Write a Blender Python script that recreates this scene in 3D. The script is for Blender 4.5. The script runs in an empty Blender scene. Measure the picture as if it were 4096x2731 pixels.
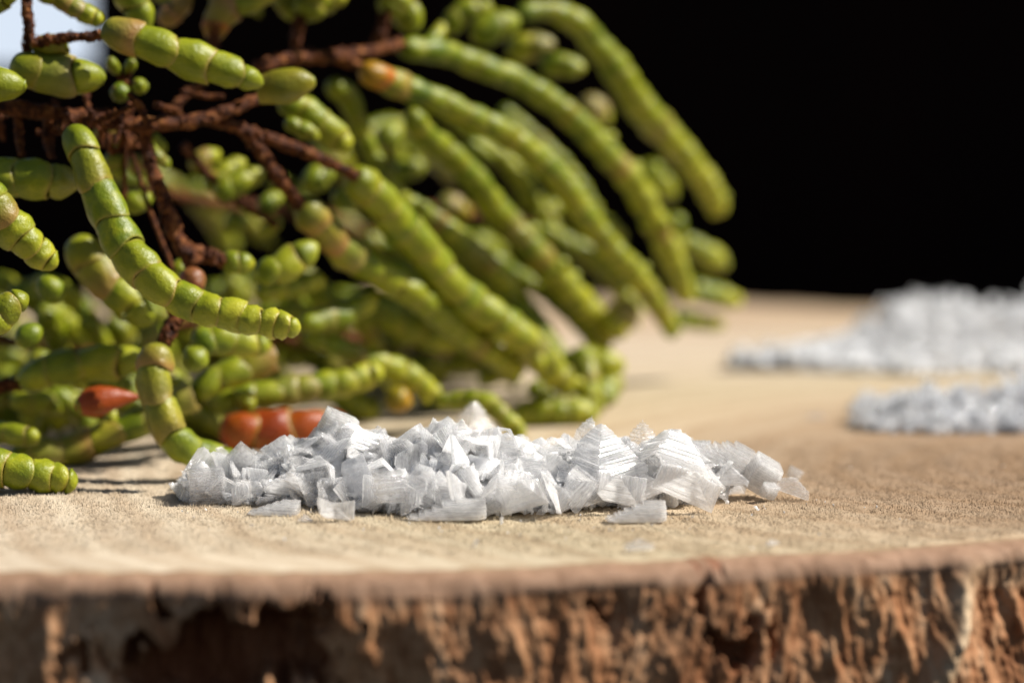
import bpy, bmesh, math, random
import numpy as np
from mathutils import Vector, Matrix, Euler

random.seed(7)
rng = np.random.default_rng(7)
scene = bpy.context.scene
COL = scene.collection

# ------------------------------------------------------------------ camera
FPX = 4096 * 100.0 / 36.0            # focal length in photograph pixels (100 mm macro lens)
PITCH = math.atan((1365.5 - 300) / FPX)
CAM_H = 0.28 * math.tan(math.atan((2060 - 1365.5) / FPX) + PITCH)
cam_data = bpy.data.cameras.new('camera')
cam = bpy.data.objects.new('camera', cam_data)
COL.objects.link(cam)
cam.location = (0, 0, CAM_H)
cam.rotation_euler = (math.pi / 2 - PITCH, 0, 0)
cam_data.lens = 100
cam_data.sensor_width = 36
cam_data.clip_start = 0.01
cam_data.clip_end = 500
cam_data.dof.use_dof = True
cam_data.dof.focus_distance = 0.2875
cam_data.dof.aperture_fstop = 14.5
cam_data.dof.aperture_blades = 0
scene.camera = cam

# ------------------------------------------------------------------ world, sun, exposure
SUN_EL = math.radians(46)
SUN_AZ = math.radians(-2)            # measured from +X (picture right) towards the camera
sun_dir = Vector((math.cos(SUN_EL) * math.cos(SUN_AZ), -math.cos(SUN_EL) * math.sin(SUN_AZ), math.sin(SUN_EL)))
world = bpy.data.worlds.new('World')
scene.world = world
world.use_nodes = True
wn = world.node_tree.nodes
wl = world.node_tree.links
sky = wn.new('ShaderNodeTexSky')
sky.sky_type = 'NISHITA'
sky.sun_disc = False
sky.sun_elevation = SUN_EL
sky.sun_rotation = math.atan2(sun_dir.x, sun_dir.y)
sky.dust_density = 0.6
sky.air_density = 0.9
wl.new(sky.outputs['Color'], wn['Background'].inputs['Color'])
wn['Background'].inputs['Strength'].default_value = 0.05
sun_data = bpy.data.lights.new('sun', 'SUN')
sun_data.energy = 5.0
sun_data.angle = math.radians(0.53)
sun_data.color = (1.0, 0.955, 0.885)
sun = bpy.data.objects.new('sun', sun_data)
COL.objects.link(sun)
sun.rotation_euler = sun_dir.to_track_quat('Z', 'Y').to_euler()
scene.view_settings.view_transform = 'Standard'
scene.view_settings.look = 'None'
scene.view_settings.exposure = 0.55
scene.view_settings.gamma = 1.0
scene.view_settings.use_curve_mapping = False
scene.render.engine = 'CYCLES'
cy = scene.cycles
cy.use_denoising = True
cy.max_bounces = 14
cy.diffuse_bounces = 12
cy.glossy_bounces = 4
cy.transmission_bounces = 10
cy.transparent_max_bounces = 72
cy.sample_clamp_indirect = 6.0
cy.caustics_reflective = False
cy.caustics_refractive = False

# ------------------------------------------------------------------ helpers
CP, SP = math.cos(PITCH), math.sin(PITCH)


def ray(px, py):
    u = (px - 2048) / FPX
    v = (1365.5 - py) / FPX
    return np.array([u, CP + v * SP, -SP + v * CP])


def P(px, py, Y):
    """the point of the place at depth Y that stands behind photograph pixel (px, py)"""
    r = ray(px, py)
    return np.array([0, 0, CAM_H]) + r * (Y / r[1])


def B(px, py, z=0.0):
    """the point of the board top behind that pixel"""
    r = ray(px, py)
    return np.array([0, 0, CAM_H]) + r * ((z - CAM_H) / r[2])


def _hash(ix, iy, iz, seed):
    h = (ix.astype(np.int64) * 374761393 + iy.astype(np.int64) * 668265263 + iz.astype(np.int64) * 2147483647 + seed * 1274126177) & 0xFFFFFFFF
    h = ((h ^ (h >> 13)) * 1274126177) & 0xFFFFFFFF
    h = ((h ^ (h >> 16)) * 2246822519) & 0xFFFFFFFF
    return ((h ^ (h >> 15)) & 0xFFFFFF) / float(0xFFFFFF) * 2 - 1


def noise(x, y, z=0.0, seed=0):
    x, y, z = np.broadcast_arrays(np.asarray(x, float), np.asarray(y, float), np.asarray(z, float))
    fx, fy, fz = np.floor(x), np.floor(y), np.floor(z)
    tx, ty, tz = x - fx, y - fy, z - fz
    tx = tx * tx * (3 - 2 * tx); ty = ty * ty * (3 - 2 * ty); tz = tz * tz * (3 - 2 * tz)
    out = 0
    for a in (0, 1):
        for b in (0, 1):
            for c in (0, 1):
                w = (tx if a else 1 - tx) * (ty if b else 1 - ty) * (tz if c else 1 - tz)
                out = out + w * _hash(fx + a, fy + b, fz + c, seed)
    return out


def fbm(x, y, z=0.0, seed=0, octaves=4, gain=0.5):
    s, amp = 0, 1.0
    for k in range(octaves):
        s = s + amp * noise(np.asarray(x) * 2 ** k, np.asarray(y) * 2 ** k, np.asarray(z) * 2 ** k, seed + 17 * k)
        amp *= gain
    return s


def smooth(a, b, x):
    t = np.clip((x - a) / (b - a), 0, 1)
    return t * t * (3 - 2 * t)


def make_mesh(name, verts, faces, mat, smooth_shade=True, attrs=None):
    me = bpy.data.meshes.new(name)
    verts = np.asarray(verts, dtype=np.float32)
    if isinstance(faces, np.ndarray):
        n, k = faces.shape
        me.vertices.add(len(verts)); me.vertices.foreach_set('co', verts.ravel())
        me.loops.add(n * k); me.loops.foreach_set('vertex_index', faces.astype(np.int32).ravel())
        me.polygons.add(n)
        me.polygons.foreach_set('loop_start', np.arange(0, n * k, k, dtype=np.int32))
        me.polygons.foreach_set('loop_total', np.full(n, k, dtype=np.int32))
        me.update(calc_edges=True)
    else:
        me.from_pydata([tuple(map(float, v)) for v in verts], [], faces)
    if smooth_shade:
        me.polygons.foreach_set('use_smooth', np.ones(len(me.polygons), dtype=bool))
    for k, v in (attrs or {}).items():
        a = me.attributes.new(k, 'FLOAT', 'POINT')
        a.data.foreach_set('value', np.asarray(v, dtype=np.float32))
    me.materials.append(mat)
    me.update()
    return me


def link(name, me, parent=None, loc=None):
    o = bpy.data.objects.new(name, me)
    COL.objects.link(o)
    if parent is not None:
        o.parent = parent
    if loc is not None:
        o.location = loc
    return o


def tag(o, label, cat, group=None, kind=None):
    o['label'] = label
    if cat: o['category'] = cat
    if group: o['group'] = group
    if kind: o['kind'] = kind
    return o


def grid_faces(nu, nv, wrap=False):
    """quads of a grid with nu rows of nv vertices; wrap closes each row"""
    i = np.arange(nu - 1)[:, None]
    j = np.arange(nv if wrap else nv - 1)[None, :]
    j2 = (j + 1) % nv
    q = np.stack([i * nv + j, i * nv + j2, (i + 1) * nv + j2, (i + 1) * nv + j], -1)
    return q.reshape(-1, 4)


# ------------------------------------------------------------------ materials
def new_mat(name):
    m = bpy.data.materials.new(name)
    m.use_nodes = True
    nt = m.node_tree
    b = nt.nodes.get('Principled BSDF')
    return m, nt, b


def N(nt, kind, **kw):
    n = nt.nodes.new(kind)
    for k, v in kw.items():
        if k in n.inputs.keys():
            n.inputs[k].default_value = v
        else:
            setattr(n, k, v)
    return n


def ramp(nt, fac, stops):
    r = nt.nodes.new('ShaderNodeValToRGB')
    el = r.color_ramp.elements
    while len(el) < len(stops):
        el.new(0.5)
    for e, (p, c) in zip(el, stops):
        e.position = p
        e.color = (*c, 1) if len(c) == 3 else c
    nt.links.new(fac, r.inputs['Fac'])
    return r.outputs['Color']


def mixc(nt, fac, a, b, blend='MIX'):
    m = nt.nodes.new('ShaderNodeMix')
    m.data_type = 'RGBA'
    m.blend_type = blend
    for sock, v in ((m.inputs['Factor'], fac), (m.inputs['A'], a), (m.inputs['B'], b)):
        if isinstance(v, bpy.types.NodeSocket):
            nt.links.new(v, sock)
        else:
            sock.default_value = v if not isinstance(v, tuple) or len(v) == 4 else (*v, 1)
    return m.outputs['Result']


def mathn(nt, op, a, b=None, c=None, clamp=False):
    m = nt.nodes.new('ShaderNodeMath')
    m.operation = op
    m.use_clamp = clamp
    for s, v in zip(m.inputs, (a, b, c)):
        if v is None: continue
        if isinstance(v, bpy.types.NodeSocket):
            nt.links.new(v, s)
        else:
            s.default_value = v
    return m.outputs[0]


def coords(nt, scale=(1, 1, 1), loc=(0, 0, 0)):
    tc = nt.nodes.new('ShaderNodeTexCoord')
    mp = nt.nodes.new('ShaderNodeMapping')
    mp.inputs['Scale'].default_value = scale
    mp.inputs['Location'].default_value = loc
    nt.links.new(tc.outputs['Object'], mp.inputs['Vector'])
    return mp.outputs['Vector']


def noise_tex(nt, vec, scale, detail=4, rough=0.55, distort=0.0):
    n = N(nt, 'ShaderNodeTexNoise', Scale=scale, Detail=detail, Roughness=rough, Distortion=distort)
    nt.links.new(vec, n.inputs['Vector'])
    return n.outputs['Fac']


def bump(nt, height, strength, dist, normal=None):
    b = N(nt, 'ShaderNodeBump', Strength=strength, Distance=dist)
    nt.links.new(height, b.inputs['Height'])
    if normal is not None:
        nt.links.new(normal, b.inputs['Normal'])
    return b.outputs['Normal']


# --- cut wood (object coordinates: metres from the slice's centre)
SLICE_C = (-0.033, 0.4018)


def wood_material():
    m, nt, b = new_mat('cut_wood')
    tc = nt.nodes.new('ShaderNodeTexCoord')
    # rings round an off-centre pith
    mp = nt.nodes.new('ShaderNodeMapping')
    pith = (0.078 - SLICE_C[0], 0.318 - SLICE_C[1], 0)
    mp.inputs['Location'].default_value = (-pith[0], -pith[1], 0)
    nt.links.new(tc.outputs['Object'], mp.inputs['Vector'])
    big = noise_tex(nt, mp.outputs['Vector'], 28, 3, 0.5)
    sep = nt.nodes.new('ShaderNodeVectorMath'); sep.operation = 'LENGTH'
    nt.links.new(mp.outputs['Vector'], sep.inputs[0])
    rad = mathn(nt, 'ADD', sep.outputs['Value'], mathn(nt, 'MULTIPLY', mathn(nt, 'SUBTRACT', big, 0.5), 0.016))
    radn = mathn(nt, 'MULTIPLY', rad, 4.0)          # 0.25 m -> 1
    zones = ramp(nt, radn, [(0.0, (0.288, 0.190, 0.121)), (0.15, (0.342, 0.238, 0.152)), (0.21, (0.413, 0.303, 0.200)),
                            (0.27, (0.535, 0.421, 0.286)), (0.36, (0.535, 0.450, 0.303)), (0.47, (0.601, 0.505, 0.371)), (0.62, (0.601, 0.505, 0.383)), (0.78, (0.500, 0.371, 0.250)), (1.0, (0.550, 0.438, 0.314))])
    ringw = mathn(nt, 'SINE', mathn(nt, 'MULTIPLY', rad, 1500.0))
    ringw2 = mathn(nt, 'SINE', mathn(nt, 'MULTIPLY', rad, 620.0))
    rr = mathn(nt, 'ADD', mathn(nt, 'MULTIPLY', ringw, 0.5), mathn(nt, 'MULTIPLY', ringw2, 0.5))
    col = mixc(nt, mathn(nt, 'MULTIPLY', mathn(nt, 'ADD', mathn(nt, 'MULTIPLY', rr, 0.5), 0.5), 0.42), zones, (0.30, 0.18, 0.09), 'MIX')
    fine = noise_tex(nt, coords(nt), 2600, 3, 0.6)
    col = mixc(nt, 0.40, col, ramp(nt, fine, [(0.3, (0.55, 0.52, 0.47)), (0.5, (1, 1, 1)), (0.7, (1.0, 0.98, 0.94))]), 'MULTIPLY')
    mid = noise_tex(nt, coords(nt), 420, 4, 0.6)
    col = mixc(nt, 0.35, col, ramp(nt, mid, [(0.3, (0.80, 0.75, 0.68)), (0.6, (1, 1, 1))]), 'MULTIPLY')
    nt.links.new(col, b.inputs['Base Color'])
    b.inputs['Roughness'].default_value = 0.85
    b.inputs['Specular IOR Level'].default_value = 0.2
    n1 = bump(nt, fine, 0.7, 0.00014)
    n2 = bump(nt, mid, 0.4, 0.0002, n1)
    nt.links.new(n2, b.inputs['Normal'])
    return m


def bark_material():
    m, nt, b = new_mat('bark')
    vec = coords(nt, (1, 1, 0.4))
    f = noise_tex(nt, vec, 420, 5, 0.65, 0.6)
    g = noise_tex(nt, coords(nt, (1, 1, 0.5)), 75, 4, 0.6)
    c1 = ramp(nt, f, [(0.28, (0.19, 0.068, 0.024)), (0.43, (0.38, 0.170, 0.072)), (0.57, (0.54, 0.290, 0.145)), (0.75, (0.68, 0.47, 0.30))])
    c2 = ramp(nt, g, [(0.3, (0.55, 0.44, 0.36)), (0.55, (1, 1, 1)), (0.75, (1.15, 1.1, 1.0))])
    col = mixc(nt, 1.0, c1, c2, 'MULTIPLY')
    cut = N(nt, 'ShaderNodeAttribute', attribute_name='cut')
    pale = N(nt, 'ShaderNodeAttribute', attribute_name='pale')
    inner = ramp(nt, f, [(0.3, (0.21, 0.115, 0.065)), (0.7, (0.38, 0.235, 0.150))])
    col = mixc(nt, cut.outputs['Fac'], col, inner)
    cam_ = N(nt, 'ShaderNodeAttribute', attribute_name='cambium')
    col = mixc(nt, mathn(nt, 'MULTIPLY', cam_.outputs['Fac'], mathn(nt, 'MULTIPLY_ADD', g, 1.2, 0.2), clamp=True), col, (0.46, 0.36, 0.20))
    palec = ramp(nt, f, [(0.3, (0.42, 0.25, 0.12)), (0.6, (0.66, 0.50, 0.32))])
    col = mixc(nt, pale.outputs['Fac'], col, palec)
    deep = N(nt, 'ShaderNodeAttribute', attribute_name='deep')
    col = mixc(nt, deep.outputs['Fac'], col, ramp(nt, f, [(0.3, (0.10, 0.016, 0.004)), (0.7, (0.24, 0.060, 0.015))]))  # shade of the hollows put into the bark colour as dark red-brown
    nt.links.new(col, b.inputs['Base Color'])
    b.inputs['Roughness'].default_value = 0.8
    b.inputs['Specular IOR Level'].default_value = 0.25
    nt.links.new(bump(nt, f, 0.6, 0.0005), b.inputs['Normal'])
    return m


def green_material():
    m, nt, b = new_mat('glasswort_skin')
    oi = nt.nodes.new('ShaderNodeObjectInfo')
    u = N(nt, 'ShaderNodeAttribute', attribute_name='along')
    tc = nt.nodes.new('ShaderNodeTexCoord')
    big = noise_tex(nt, tc.outputs['Object'], 330, 3, 0.55)
    fine = noise_tex(nt, tc.outputs['Object'], 5200, 2, 0.5)
    body = ramp(nt, big, [(0.3, (0.052, 0.100, 0.001)), (0.5, (0.140, 0.185, 0.003)), (0.7, (0.320, 0.325, 0.009))])
    # each joint its own shade of green
    hv = mathn(nt, 'MULTIPLY', oi.outputs['Random'], 0.55)
    body = mixc(nt, hv, body, (0.28, 0.29, 0.008))
    tint = oi.outputs['Color']
    blotch = mathn(nt, 'MULTIPLY', oi.outputs['Alpha'], mathn(nt, 'MULTIPLY_ADD', big, 1.1, 0.45))
    # the blush deepens towards each joint's upper edge
    grad = mathn(nt, 'MULTIPLY_ADD', mathn(nt, 'POWER', u.outputs['Fac'], 1.6), 1.1, 0.30)
    deepen = mathn(nt, 'POWER', oi.outputs['Alpha'], 3.0)
    blotch = mathn(nt, 'MULTIPLY', blotch, mathn(nt, 'MAXIMUM', grad, deepen), clamp=True)
    body = mixc(nt, blotch, body, tint)
    rim = ramp(nt, u.outputs['Fac'], [(0.0, (0.25, 0.25, 0.25)), (0.05, (0, 0, 0)), (0.80, (0, 0, 0)), (0.93, (0.22, 0.22, 0.22)), (0.97, (0.75, 0.75, 0.75)), (1.0, (0.6, 0.6, 0.6))])
    rimcol = mixc(nt, oi.outputs['Random'], (0.30, 0.27, 0.045), (0.32, 0.20, 0.055))
    col = mixc(nt, rim, body, rimcol)
    col = mixc(nt, 0.6, col, ramp(nt, fine, [(0.3, (0.72, 0.74, 0.62)), (0.6, (1, 1, 1))]), 'MULTIPLY')
    nt.links.new(col, b.inputs['Base Color'])
    b.inputs['Roughness'].default_value = 0.40
    b.inputs['Specular IOR Level'].default_value = 0.34
    n1 = bump(nt, fine, 0.35, 0.00008)
    wr = noise_tex(nt, tc.outputs['Object'], 1300, 3, 0.6)
    n2 = bump(nt, wr, 0.5, 0.00025, n1)
    nt.links.new(n2, b.inputs['Normal'])
    return m


def stem_material():
    m, nt, b = new_mat('woody_stem')
    f = noise_tex(nt, coords(nt), 900, 5, 0.65, 0.8)
    col = ramp(nt, f, [(0.32, (0.014, 0.003, 0.001)), (0.47, (0.075, 0.018, 0.003)), (0.58, (0.18, 0.055, 0.010)), (0.68, (0.32, 0.13, 0.035)), (0.78, (0.50, 0.31, 0.15))])
    nt.links.new(col, b.inputs['Base Color'])
    b.inputs['Roughness'].default_value = 0.6
    b.inputs['Specular IOR Level'].default_value = 0.2
    nt.links.new(bump(nt, f, 0.9, 0.0008), b.inputs['Normal'])
    return m


def salt_material(name, white, clear, rough, unit, tone=(1.0, 1.0, 1.0), through=0.45, sss=0.0016):
    """milky crystal: light scatters inside, some goes straight through, terraced faces glint; unit: texture scale per object unit"""
    m, nt, b = new_mat(name)
    out = nt.nodes['Material Output']
    oi = nt.nodes.new('ShaderNodeObjectInfo')
    tc = nt.nodes.new('ShaderNodeTexCoord')

    def wave(direction, k, dist):
        w = N(nt, 'ShaderNodeTexWave', Scale=unit * k, Distortion=dist, Detail=2.0)
        w.wave_type = 'BANDS'; w.bands_direction = direction; w.wave_profile = 'SAW'
        nt.links.new(tc.outputs['Object'], w.inputs['Vector'])
        return w.outputs['Fac']
    wz, wx = wave('Z', 3.6, 1.6), wave('X', 2.8, 2.0)
    nz = noise_tex(nt, tc.outputs['Object'], 5 * unit, 4, 0.65)
    nf = noise_tex(nt, tc.outputs['Object'], 45 * unit, 2, 0.6)
    h = mathn(nt, 'ADD', mathn(nt, 'MULTIPLY', wz, 0.6), mathn(nt, 'MULTIPLY', wx, 0.3))
    n1 = bump(nt, h, 0.8, 0.00012)
    n2 = bump(nt, nz, 0.4, 0.00016, n1)
    n3 = bump(nt, nf, 0.45, 0.00003, n2)
    colr = (*[white * t for t in tone], 1)
    nt.nodes.remove(b)
    soft = bump(nt, h, 0.25, 0.00005)
    dif = N(nt, 'ShaderNodeSubsurfaceScattering', Scale=sss); dif.inputs['Color'].default_value = colr
    dif.inputs['Radius'].default_value = (1, 1, 1)
    trl = N(nt, 'ShaderNodeBsdfTranslucent'); trl.inputs['Color'].default_value = colr
    gl = N(nt, 'ShaderNodeBsdfGlossy', Roughness=rough); gl.inputs['Color'].default_value = (1, 1, 1, 1)
    nt.links.new(n3, gl.inputs['Normal'])
    for s_ in (dif, trl):
        nt.links.new(soft, s_.inputs['Normal'])
    body = nt.nodes.new('ShaderNodeMixShader'); body.inputs['Fac'].default_value = through
    nt.links.new(dif.outputs[0], body.inputs[1]); nt.links.new(trl.outputs[0], body.inputs[2])
    lw = N(nt, 'ShaderNodeLayerWeight', Blend=0.5)
    nt.links.new(n3, lw.inputs['Normal'])
    frs = mathn(nt, 'MULTIPLY_ADD', mathn(nt, 'POWER', lw.outputs['Facing'], 4.0), 0.34, 0.05)
    tra = N(nt, 'ShaderNodeBsdfTransparent'); tra.inputs['Color'].default_value = (0.98, 0.98, 0.985, 1)
    # clearness differs from flake to flake and in patches and bands within it
    patch = mathn(nt, 'MULTIPLY', mathn(nt, 'SUBTRACT', nz, 0.35), 1.3)
    cl = mathn(nt, 'MULTIPLY', mathn(nt, 'ADD', patch, mathn(nt, 'ADD', mathn(nt, 'MULTIPLY', wz, 0.25), mathn(nt, 'MULTIPLY', oi.outputs['Random'], 0.7))), clear, clamp=True)
    mx = nt.nodes.new('ShaderNodeMixShader')
    nt.links.new(cl, mx.inputs['Fac'])
    nt.links.new(body.outputs[0], mx.inputs[1]); nt.links.new(tra.outputs[0], mx.inputs[2])
    mg = nt.nodes.new('ShaderNodeMixShader')
    nt.links.new(frs, mg.inputs['Fac'])
    nt.links.new(mx.outputs[0], mg.inputs[1]); nt.links.new(gl.outputs[0], mg.inputs[2])
    nt.links.new(mg.outputs[0], out.inputs['Surface'])
    return m


def plain_material(name, c, rough=0.9, var=None, scale=20):
    m, nt, b = new_mat(name)
    b.inputs['Roughness'].default_value = rough
    b.inputs['Specular IOR Level'].default_value = 0.1
    f = noise_tex(nt, coords(nt, (1, 1, 0.25)), scale, 3)
    nt.links.new(ramp(nt, f, [(0.35, c), (0.7, var or c)]), b.inputs['Base Color'])
    return m


M_WOOD = wood_material()
M_BARK = bark_material()
M_GREEN = green_material()
M_STEM = stem_material()
M_SALT = salt_material('salt_flake_crystal', 0.998, 0.80, 0.07, 1.0, (1.0, 0.994, 0.982), through=0.7, sss=0.003)
M_SALTC = salt_material('salt_crumb_crystal', 0.998, 0.25, 0.12, 500.0, (1.0, 0.996, 0.988), through=0.15, sss=0.0045)
M_SALTG = salt_material('salt_coarse_crystal', 0.985, 0.85, 0.05, 300.0, (0.97, 0.98, 1.0))
M_SALTW = salt_material('salt_white_crystal', 0.997, 0.12, 0.2, 400.0, through=0.15, sss=0.003)
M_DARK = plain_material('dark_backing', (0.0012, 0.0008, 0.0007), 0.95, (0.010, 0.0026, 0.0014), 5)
M_PALE = plain_material('pale_sky_backing', (0.50, 0.58, 0.70), 0.9, (0.56, 0.64, 0.75), 2)  # sky-pale colour for the added panel
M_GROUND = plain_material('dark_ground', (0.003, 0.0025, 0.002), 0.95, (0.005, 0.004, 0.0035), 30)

# ------------------------------------------------------------------ the setting: dark ground and dark backing
BOARD_T = 0.032
gv = [(-60, -2, 0), (60, -2, 0), (60, 120, 0), (-60, 120, 0)]
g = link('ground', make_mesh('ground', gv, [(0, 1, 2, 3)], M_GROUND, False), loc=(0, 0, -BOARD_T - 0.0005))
g['kind'] = 'structure'; g['label'] = 'near-black ground under and behind the wood slice'


def box_verts(x0, x1, y0, y1, z0, z1):
    v = [(x, y, z) for x in (x0, x1) for y in (y0, y1) for z in (z0, z1)]
    f = [(0, 1, 3, 2), (4, 6, 7, 5), (0, 4, 5, 1), (2, 3, 7, 6), (0, 2, 6, 4), (1, 5, 7, 3)]
    return v, f


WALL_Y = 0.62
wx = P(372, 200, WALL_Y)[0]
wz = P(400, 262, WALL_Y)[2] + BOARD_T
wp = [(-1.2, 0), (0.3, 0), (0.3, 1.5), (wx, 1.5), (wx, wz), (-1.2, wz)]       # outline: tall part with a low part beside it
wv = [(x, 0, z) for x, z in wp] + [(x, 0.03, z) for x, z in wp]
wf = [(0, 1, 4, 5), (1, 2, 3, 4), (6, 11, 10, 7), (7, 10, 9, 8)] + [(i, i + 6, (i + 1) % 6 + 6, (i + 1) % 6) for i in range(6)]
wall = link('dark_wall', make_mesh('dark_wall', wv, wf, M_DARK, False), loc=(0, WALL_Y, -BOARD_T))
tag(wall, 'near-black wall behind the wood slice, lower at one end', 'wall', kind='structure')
pv, pf = box_verts(-0.28, 0.28, 0, 0.1, 0, 0.2)  # added panel, turned to the sun, standing in for the bright sky patch
pw = link('pale_sky_panel', make_mesh('pale_sky_panel', pv, pf, M_PALE, False), loc=(-0.52, 3.0, -BOARD_T))
pw.rotation_euler = (0, 0, math.radians(52))
tag(pw, 'blurred pale sunlit panel added to stand in for sky through the gap in the upper corner', 'wall', kind='structure')

# ------------------------------------------------------------------ the wood slice
slice_root = bpy.data.objects.new('wood_slice', None)
COL.objects.link(slice_root)
slice_root.location = (SLICE_C[0], SLICE_C[1], 0)
tag(slice_root, 'round slice of pale wood with rough reddish bark carrying salt and glasswort', 'wood slice')


def outline(th):
    """radius of the slice at angle th (-pi/2 points at the camera)"""
    c, s = np.cos(th), np.sin(th)
    r = 1 / np.sqrt((c / 0.1725) ** 2 + (s / 0.159) ** 2) + 0.0012 * noise(c * 2.2 + 5, s * 2.2, 0, 3) + 0.0008 * noise(c * 9, s * 9, 0, 4) + 0.0003 * noise(c * 30, s * 30, 0, 5)
    return r


RING = 0.0046          # width of the bark on the cut face
th = np.linspace(0, 2 * np.pi, 1440, endpoint=False)
ro = outline(th) - RING
rads = np.concatenate([np.linspace(0.02, 0.6, 12, endpoint=False), np.linspace(0.6, 1, 70)])
V = np.stack([np.cos(th)[None] * ro[None] * rads[:, None], np.sin(th)[None] * ro[None] * rads[:, None], np.zeros((len(rads), len(th)))], -1)
V[..., 2] = 0.00025 * fbm(V[..., 0] * 60, V[..., 1] * 60, 0, 9, 3) * smooth(0, 0.3, rads)[:, None]
V[-1, :, 2] -= 0.0006
verts = V.reshape(-1, 3)
faces = grid_faces(len(rads), len(th), True)
link('cut_face', make_mesh('cut_face', verts, faces, M_WOOD), slice_root)


def top_z(x, y):
    """height of the cut face at place coordinates"""
    lx, ly = np.asarray(x) - SLICE_C[0], np.asarray(y) - SLICE_C[1]
    return 0.00025 * fbm(lx * 60, ly * 60, 0, 9, 3)


# bark: one closed wall of rough fibrous plates, fine where the camera is near
tf = np.linspace(-math.pi / 2 - 0.42, -math.pi / 2 + 0.72, 1150)
tb = np.linspace(tf[-1], tf[0] + 2 * math.pi, 300)[1:-1]
th = np.concatenate([tf, tb])
R = outline(th)
prof = [(-RING, -0.0004, 0.0), (-RING * 0.85, 0.00015, 0.15), (-RING * 0.6, 0.0002, 0.3), (-RING * 0.35, 0.0001, 0.4), (-RING * 0.15, -0.0002, 0.5), (-0.0002, -0.0008, 0.6), (0, -0.0014, 0.75)]
nside = 150
for k in range(1, nside + 1):
    prof.append((0.0, -0.0014 - (BOARD_T - 0.0014) * k / nside, 1.0))
prof = np.array(prof)
rr = R[None] + prof[:, 0][:, None]
zz = np.broadcast_to(prof[:, 1][:, None], rr.shape).copy()
sarc = (th + math.pi / 2)[None] * 0.160
sX = np.broadcast_to(sarc, rr.shape)
amp = smooth(0.35, 1.0, prof[:, 2])[:, None] * (0.35 + 0.65 * smooth(0.0012, 0.0045, -prof[:, 1]))[:, None]
warp = noise(sX * 90, zz * 60, 0, 31) * 0.003
plates = fbm((sX + warp) * 75, zz * 48, 0, 21, 3) * 0.0010
ridge = (1 - np.abs(fbm((sX + warp) * 240, zz * 190, 0, 22, 4, 0.6))) * 0.00022 - 0.00015
fib = fbm((sX + 0.8 * warp) * 900, zz * 170, 0, 23, 3, 0.6) * 0.00022
chips = smooth(0.15, 0.35, fbm(sX * 330, zz * 190, 0, 26, 3)) * 0.00018
grain = fbm(sX * 1700, zz * 1300, 0, 24, 2) * 0.00012
disp = plates + ridge + fib + grain - chips
# deep hollows where plates have broken away (photo pixel, radii in pixels, depth in metres)
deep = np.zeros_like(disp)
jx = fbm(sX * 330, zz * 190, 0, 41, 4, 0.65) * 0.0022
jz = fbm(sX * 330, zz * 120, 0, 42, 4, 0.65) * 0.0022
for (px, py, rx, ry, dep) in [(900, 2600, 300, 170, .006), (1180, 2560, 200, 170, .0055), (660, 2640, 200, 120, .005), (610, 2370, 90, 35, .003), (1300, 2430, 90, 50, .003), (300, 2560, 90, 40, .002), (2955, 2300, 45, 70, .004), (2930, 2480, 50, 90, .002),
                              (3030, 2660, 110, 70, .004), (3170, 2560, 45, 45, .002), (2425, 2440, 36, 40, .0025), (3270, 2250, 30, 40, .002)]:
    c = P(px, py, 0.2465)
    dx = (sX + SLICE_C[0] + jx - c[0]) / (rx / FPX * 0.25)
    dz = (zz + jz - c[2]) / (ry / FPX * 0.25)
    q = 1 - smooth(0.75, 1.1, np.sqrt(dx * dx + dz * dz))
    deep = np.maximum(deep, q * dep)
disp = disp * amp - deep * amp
pal = np.zeros_like(disp)
c0, c1 = P(3900, 2240, .26), P(3790, 2731, .26)
t = np.clip((zz - c0[2]) / (c1[2] - c0[2]), -0.2, 1.3)
cx = c0[0] + (c1[0] - c0[0]) * t + 0.002 * noise(zz * 300, 0, 0, 8)
strip = np.exp(-((sX + SLICE_C[0] * 1.0 - cx * 1.03) / 0.0014) ** 2) * amp
disp += strip * 0.0016
pal = np.clip(strip * 0.9 + 0.5 * smooth(0.3, 0.7, fbm(sX * 60, zz * 60, 0, 55, 3)) * amp * smooth(0.02, 0.045, sX), 0, 1)
rr = rr + disp
zz = zz + (disp * (1 - amp) * 0.2)
zz[0] -= 0.0
zz[1:6] += 0.00014 * fbm(sX[1:6] * 420, rr[1:6] * 700, 0, 66, 3)
V = np.stack([np.cos(th)[None] * rr, np.sin(th)[None] * rr, zz], -1).reshape(-1, 3)
cutv = np.broadcast_to(1 - smooth(0.5, 1.0, prof[:, 2])[:, None], rr.shape)
cutv = np.clip(cutv + (1 - amp) * 0 + smooth(-0.0026, -0.0012, zz + 0.0004 * fbm(sX * 120, zz * 0, 0, 77, 3)) * 0.7, 0, 1)
fc = grid_faces(len(prof), len(th), True)
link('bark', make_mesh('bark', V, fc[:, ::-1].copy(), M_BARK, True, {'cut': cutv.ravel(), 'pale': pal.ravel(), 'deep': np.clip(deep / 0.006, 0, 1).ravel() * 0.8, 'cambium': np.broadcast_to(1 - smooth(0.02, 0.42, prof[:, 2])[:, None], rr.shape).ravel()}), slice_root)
# underside
th2 = np.linspace(0, 2 * np.pi, 200, endpoint=False)
uv = [(0, 0, -BOARD_T)] + [(math.cos(a) * 0.155, math.sin(a) * 0.155, -BOARD_T) for a in th2]
link('underside', make_mesh('underside', uv, [(0, 1 + (i + 1) % 200, 1 + i) for i in range(200)], M_WOOD, False), slice_root)

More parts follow.
